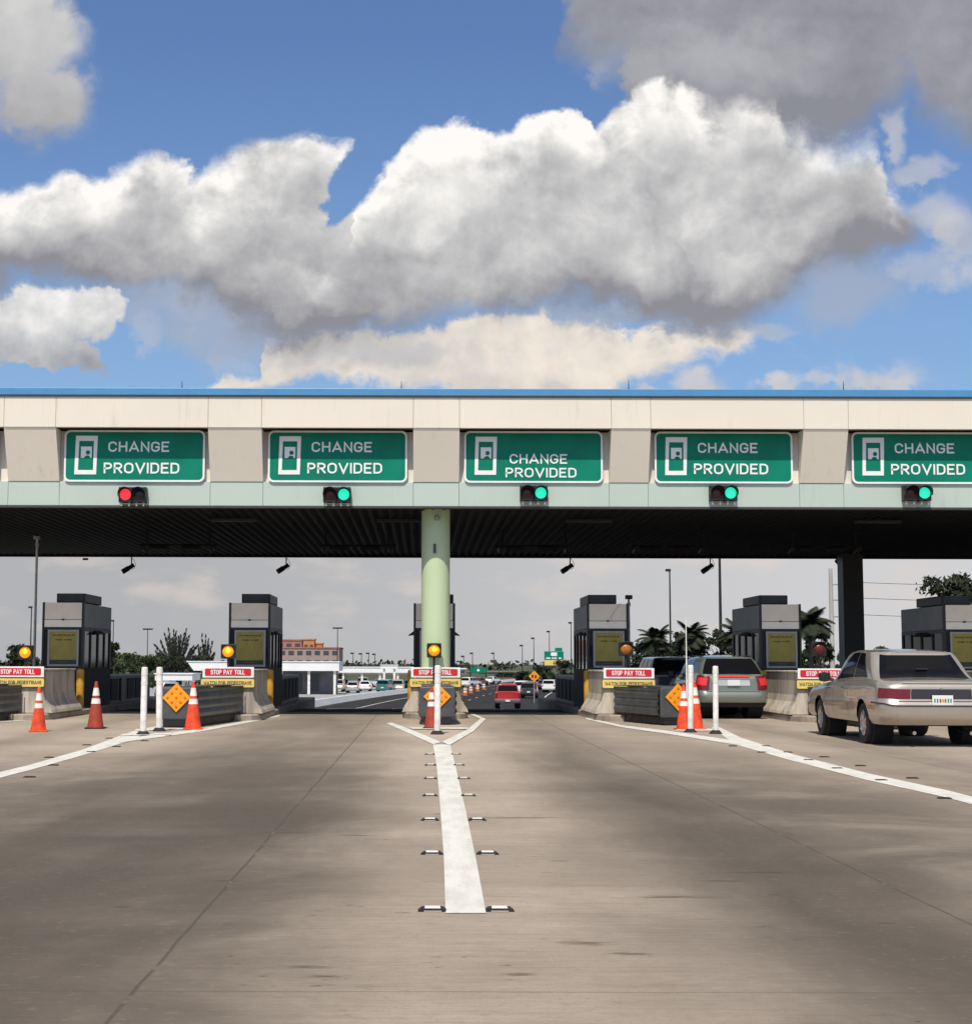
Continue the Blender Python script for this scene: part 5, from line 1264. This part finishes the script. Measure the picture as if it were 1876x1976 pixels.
# concrete utility pole and its wires
Yp = 100; tp = at(1602, 1097, Yp); z0 = zg(Yp); e = empty('utility_pole', (tp.x, Yp, z0)); h = tp.z-z0; tag(e, 'pale concrete utility pole with three short crossarms left of the dark rear column', 'utility pole')
mb = MB(); mb.tube((0, 0, 0), (0, 0, h), .20, .13, 10); mb.build('pole', M['poleconc'], e, smooth=True)
wz = []
for y in (1128, 1158, 1190):
    zz = at(1608, y, Yp).z-z0; mb = MB(); mb.box(.1, .75, -.05, .05, zz-.05, zz+.04); mb.build('crossarm', M['galv'], e); mb = MB(); mb.tube((.72, 0, zz), (.72, 0, zz+.2), .04, .03, 8); mb.build('insulator', M['alu'], e); wz.append(zz+.2)
for i, zz in enumerate(wz):
    a = Vector((tp.x+.72, Yp, z0+zz)); b = Vector((tp.x+34, Yp-6, z0+zz+.6)); mb = MB(); pts = [a.lerp(b, k/10)-Vector((0, 0, .7*math.sin(math.pi*k/10))) for k in range(11)]
    mb.path(pts, .018, 5); o = mb.build('power_line', M['polegrey']); tag(o, '%s wire strung right from the pale utility pole' % ('top', 'middle', 'lowest')[i], 'wire', 'wires on the utility pole')
# green highway sign with a yellow strip
Y = 280; u = Y/FPX; p = at(1069, 1265, Y); e = empty('highway_sign', (p.x, Y, zg(Y))); tag(e, 'green highway sign with a white shield and a yellow strip below', 'sign'); z = lambda y: at(1069, y, Y).z-zg(Y)
w = 18.5*u; mb = MB(); mb.box(-w, w, 0, .15, z(1273.5), z(1257)); mb.build('green_panel', M['green'], e)
mb = MB(); mb.box(-w, w, 0, .15, z(1284), z(1274)); mb.build('yellow_panel', M['yellow'], e)
mb = MB(); mb.box(2*u, 16*u, 0, .12, z(1256.6), z(1250)); mb.build('exit_tab', M['green'], e)
mb = MB(); mb.prism([(-6.5*u, z(1264)), (-3.5*u, z(1266.5)), (0, z(1265.5)), (3.5*u, z(1266.5)), (6.5*u, z(1264)), (5.5*u, z(1261)), (6*u, z(1259)), (-6*u, z(1259)), (-5.5*u, z(1261))], -.05, -.01); mb.build('shield', M['white'], e)
mb = MB()
for a, b in ((-15, -7), (-4, -1), (0, 5), (9, 14)): mb.box(a*u, b*u, -.05, -.01, z(1271.5), z(1268.8))
mb.build('lettering', M['white'], e)
mb = MB(); mb.prism([(0, z(1283)), (-2*u, z(1279.5)), (-.8*u, z(1279.5)), (-.8*u, z(1275.5)), (.8*u, z(1275.5)), (.8*u, z(1279.5)), (2*u, z(1279.5))], -.05, -.01); mb.build('arrow', M['ink'], e)
mb = MB(); mb.box(-w+.4, -w+.7, .2, .5, 0, z(1257)); mb.build('post', M['polegrey'], e); mb = MB(); mb.box(w-.7, w-.4, .2, .5, 0, z(1257)); mb.build('post', M['polegrey'], e)
Y = 420; u = Y/FPX; p = at(923, 1293, Y); e = empty('highway_sign', (p.x, Y, zg(Y))); tag(e, 'small distant green highway sign right of the pale column', 'sign'); z = lambda y: at(923, y, Y).z-zg(Y); w = 15*u
mb = MB(); mb.box(-w, w, 0, .15, z(1298), z(1288)); mb.build('green_panel', M['green'], e); mb = MB(); mb.lathe([(0, .0), (2.6*u, 0), (2.6*u, .05)], 12, (0, -.02, z(1293)), axis='Y'); mb.build('shield', M['white'], e)
mb = MB(); mb.box(-w-.2, -w+.2, .2, .5, 0, z(1288)); mb.build('post', M['polegrey'], e); mb = MB(); mb.box(w-.2, w+.2, .2, .5, 0, z(1288)); mb.build('post', M['polegrey'], e)
# orange diamond roadworks sign
Y = 130; u = Y/FPX; p = at(1031, 1305, Y); e = empty('roadworks_sign', (p.x, Y, zg(Y))); tag(e, 'orange diamond roadworks sign in front of dark trees beside the road', 'sign'); zz = p.z-zg(Y); d = 11*u
mb = MB(); mb.prism([(0, zz-d), (d, zz), (0, zz+d), (-d, zz)], 0, .05); mb.build('panel', M['orange'], e); mb = MB(); mb.tube((0, .08, 0), (0, .08, zz), .05, .05, 8); mb.build('post', M['galv'], e)
mb = MB(); mb.box(-.04*6, -.02*4, -.02, -.005, zz-.12, zz+.15); mb.box(.05, .2, -.02, -.005, zz-.16, zz+.1); mb.build('symbol', M['black'], e)
for i, (x, lab) in enumerate([(887, 'first'), (898, 'second'), (909, 'third'), (922, 'fourth'), (934, 'fifth')]):
    Y = 150+i*16; e = empty('traffic_drum', (at(x, 1330, Y).x, Y, zg(Y)));
    mb = MB(); mb.lathe([(.30, 0), (.30, .08), (.25, .09), (.21, 1.0), (0, 1.0)], 12); mb.build('body', M['orange2'], e); mb = MB(); mb.lathe([(.245, .35), (.235, .55)], 12); mb.build('band', M['collar'], e); mb = MB(); mb.lathe([(.232, .68), (.225, .85)], 12); mb.build('band', M['collar'], e)
    tag(e, '%s orange drum in the far row right of the pale column' % lab, 'traffic drum', 'orange drums along the far road')

# ------------------------------------------------------------------ vegetation
def leaves(mb, c, rad, n, size, r, dirn=None, elong=1.0):
    for _ in range(n):
        while True:
            q = Vector((r.uniform(-1, 1), r.uniform(-1, 1), r.uniform(-1, 1)))
            if q.length <= 1: break
        q = q*(0.55+0.45*r.random()) if r.random() < .6 else q
        p = c+Vector((q.x*rad[0], q.y*rad[1], q.z*rad[2]))
        a = Vector((r.gauss(0, 1), r.gauss(0, 1), r.gauss(0, 1))).normalized() if dirn is None else (dirn+Vector((r.gauss(0, .3), r.gauss(0, .3), r.gauss(0, .3)))).normalized()
        b = a.orthogonal().normalized(); b = (b*math.cos(r.random()*6.28)+a.cross(b)*math.sin(r.random()*6.28))
        s = size*r.uniform(.6, 1.4); l = s*elong
        mb.add([p-a*l, p+b*s*.45, p+a*l, p-b*s*.45], [(0, 1, 2, 3)])
def tree(name, x, Y, ytop, wpx, lab, m='leafA', seed=0, n=26, leaf=.16, per=150, squat=1.0, cat='tree', group=None):
    r = random.Random(seed); z0 = zg(Y); top = at(x, ytop, Y).z-z0; u = Y/FPX; W = wpx*u/2
    e = empty(name, (at(x, ytop, Y).x, Y, z0)); tag(e, lab, cat, group)
    mb = MB(); mb.tube((0, 0, 0), (.1, 0, top*.45), .035*top, .02*top, 8)
    for k in range(7):
        a = r.uniform(0, 6.28); mb.tube((.1*.8, 0, top*r.uniform(.25, .42)), (math.cos(a)*W*.6, math.sin(a)*W*.6, top*r.uniform(.5, .85)), .014*top, .004*top, 6)
    mb.build('trunk', M['bark'], e)
    mb = MB()
    for k in range(n):
        a = r.uniform(0, 6.28); h = r.uniform(.22, .90); rr_ = W*math.sqrt(max(0.05, 1-((h-.5)/.55)**2))*r.uniform(.15, .85)
        cr = W*r.uniform(.22, .40)
        leaves(mb, Vector((math.cos(a)*rr_, math.sin(a)*rr_, min(h*top, top-cr*.75))), (cr, cr, cr*.8), per, leaf, r)
    for k in range(6): a = r.uniform(0, 6.28); leaves(mb, Vector((math.cos(a)*W*.35, math.sin(a)*W*.35, top*r.uniform(.86, .93))), (W*.25, W*.25, top*.07), per//2, leaf, r)
    mb.build('crown', M[m], e); return e
def feathery(name, x, Y, ytop, wpx, lab, seed, ns=34, m='leafC'):
    r = random.Random(seed); z0 = zg(Y); top = at(x, ytop, Y).z-z0; W = wpx*Y/FPX/2
    e = empty(name, (at(x, ytop, Y).x, Y, z0)); tag(e, lab, 'tree')
    tb = MB(); mb = MB(); tb.tube((0, 0, 0), (0, 0, top*.5), .14, .07, 8)
    for k in range(ns):
        a = r.uniform(0, 6.28); sp = r.random()**.7; tip = Vector((math.cos(a)*W*1.15*sp, math.sin(a)*W*1.15*sp, top*(1.06-.46*sp*sp-.22*r.random()))); st = Vector((0, 0, top*r.uniform(.08, .35)))
        tb.tube(st, tip, .03, .008, 5)
        nn = 9
        for j in range(2, nn+1):
            p = st.lerp(tip, j/nn); w = .42*(1.15-j/nn)+.05; leaves(mb, p, (w*.8, w*.8, w*1.8), 24, .11, r, (tip-st).normalized(), 2.4)
    tb.build('trunk', M['bark'], e); mb.build('crown', M[m], e)
feathery('feathery_tree', 343, 195, 1212, 92, 'feathery dark tree left of the service building', 5, 46)
feathery('feathery_tree', 397, 198, 1228, 40, 'slim feathery tree right beside the larger feathery one', 8, 20)
def palm(x, Y, ytop, lab, seed, fr=46, L=1.7):
    r = random.Random(seed); z0 = zg(Y); top = at(x, ytop, Y).z-z0-.8; e = empty('palm_tree', (at(x, ytop, Y).x, Y, z0)); tag(e, lab, 'palm', 'palms behind the booths')
    mb = MB(); pts = [Vector((.15*math.sin(k/3), 0, top*k/8)) for k in range(9)]
    for k in range(8): mb.tube(pts[k], pts[k+1], .17-.006*k, .165-.006*k, 8)
    mb.build('trunk', M['bark'], e); c = pts[-1]
    for k in range(fr):
        a = k*2.399+r.uniform(-.2, .2); el = r.uniform(-.3, 1.25); d = Vector((math.cos(a)*math.cos(el), math.sin(a)*math.cos(el), math.sin(el))); fm = MB(); LL = L*r.uniform(.8, 1.1); p = c.copy(); v = d.copy(); st = LL/14
        for j in range(14):
            q = p+v*st; sidev = v.cross(Vector((0, 0, 1))); sidev = sidev.normalized() if sidev.length > .01 else Vector((1, 0, 0))
            fm.tube(p, q, .02, .018, 4, cap=False); wl = .60*math.sin(math.pi*(j+1.2)/16)
            for s in (-1, 1):
                for h2 in (0, .33, .66):
                    b0 = p.lerp(q, h2); tip = b0+sidev*s*wl*.9+v*wl*.45-Vector((0, 0, wl*.38)); fm.add([b0, b0+v*.065, tip], [(0, 1, 2)])
            p = q; v = (v+Vector((0, 0, -.105))).normalized()
        fm.build('frond', M['leafA'], e)
palm(1262, 115, 1217, 'palm behind the white board, just right of the booth', 1)
palm(1420, 112, 1204, 'palm with upright fronds left of the fifth booth', 2, L=1.7)
palm(1558, 85, 1178, 'palm right of the booth above the hatchback', 3, L=1.55)
palm(1332, 118, 1208, 'palm in the thick of the dark trees behind the minivan', 6)
G1 = 'dark trees behind the booths on the right'
tree('dark_tree', 1330, 120, 1214, 120, 'dense dark rounded tree above the black minivan', seed=11, group=G1, n=46)
tree('dark_tree', 1400, 116, 1210, 92, 'dark tree just left of the fifth booth', seed=12, group=G1)
tree('dark_tree', 1240, 125, 1234, 80, 'low dark tree right of the fourth booth', seed=13, group=G1)
tree('dark_tree', 1282, 128, 1236, 100, 'low dark tree between the palm and the rounded tree', seed=14, group=G1)
tree('dark_tree', 1572, 95, 1200, 74, 'dark tree left of the pale utility pole', seed=15, group=G1)
tree('bushy_tree', 1835, 62, 1100, 150, 'big dark tree above the last booth on the right', seed=16, n=40, leaf=.13, per=170)
tree('green_shrub', 1700, 105, 1246, 60, 'low green shrubs under the wires right of the dark column', 'leafB', seed=17, cat='shrub')
tree('green_shrub', 1640, 100, 1248, 60, 'green shrub at the foot of the utility pole', 'leafB', seed=18, cat='shrub')
tree('green_shrub', 1750, 104, 1244, 60, 'green shrub below the far right booth', 'leafB', seed=28, cat='shrub')
tree('green_shrub', 1540, 98, 1262, 40, 'small green shrub behind the fifth beacon', 'leafB', seed=29, cat='shrub')
GL = 'trees along the road on the left'
for i, (x, Y, yt, w, mm, lab) in enumerate([(-70, 95, 1225, 130, 'leafA', 'dark tree at the left picture edge'), (40, 100, 1242, 90, 'leafA', 'dark tree left of the first booth'), (212, 92, 1232, 60, 'leafA', 'dark tree right behind the first booth'), (235, 150, 1258, 90, 'leafB', 'green bush right of the first booth'), (285, 155, 1262, 76, 'leafB', 'green bush left of the feathery tree'), (330, 185, 1264, 84, 'leafA', 'dark bush under the feathery tree'), (385, 190, 1262, 60, 'leafA', 'dark bush behind the slim feathery tree')]):
    tree('roadside_tree', x, Y, yt, w, lab, mm, seed=40+i, group=GL, per=120)
for i, (x, Y, yt, w, lab) in enumerate([(1010, 330, 1296, 40, 'dark tree behind the red pickup'), (975, 420, 1298, 60, 'dark tree line left of the pickup'), (1045, 240, 1284, 46, 'dark tree behind the roadworks sign'), (1085, 200, 1272, 50, 'dark tree under the green highway sign'), (1120, 180, 1262, 50, 'dark tree beside the machine cabinet right of the road'), (940, 560, 1300, 70, 'dark clump on the horizon under the small sign'), (660, 230, 1300, 22, 'dark bush beside the service building'), (900, 600, 1302, 60, 'dark clump on the horizon right of the pale column')]):
    tree('distant_tree', x, Y, yt, w, lab, 'leafA', seed=60+i, group='trees along the far road', per=60, leaf=.22 if Y < 300 else .4, n=18)
# far wooded horizon
mb = MB(); r = random.Random(99)
for k in range(420):
    x = r.uniform(-420, 420); y = 900+r.uniform(-60, 60); h = r.uniform(3, 8)
    leaves(mb, Vector((x, y, -2.7+h*.4)), (8, 6, h*.5), 10, 1.7, r)
tag(mb.build('far_woods', M['leafA']), 'low dark line of far woods on the horizon', 'woods', kind='stuff')
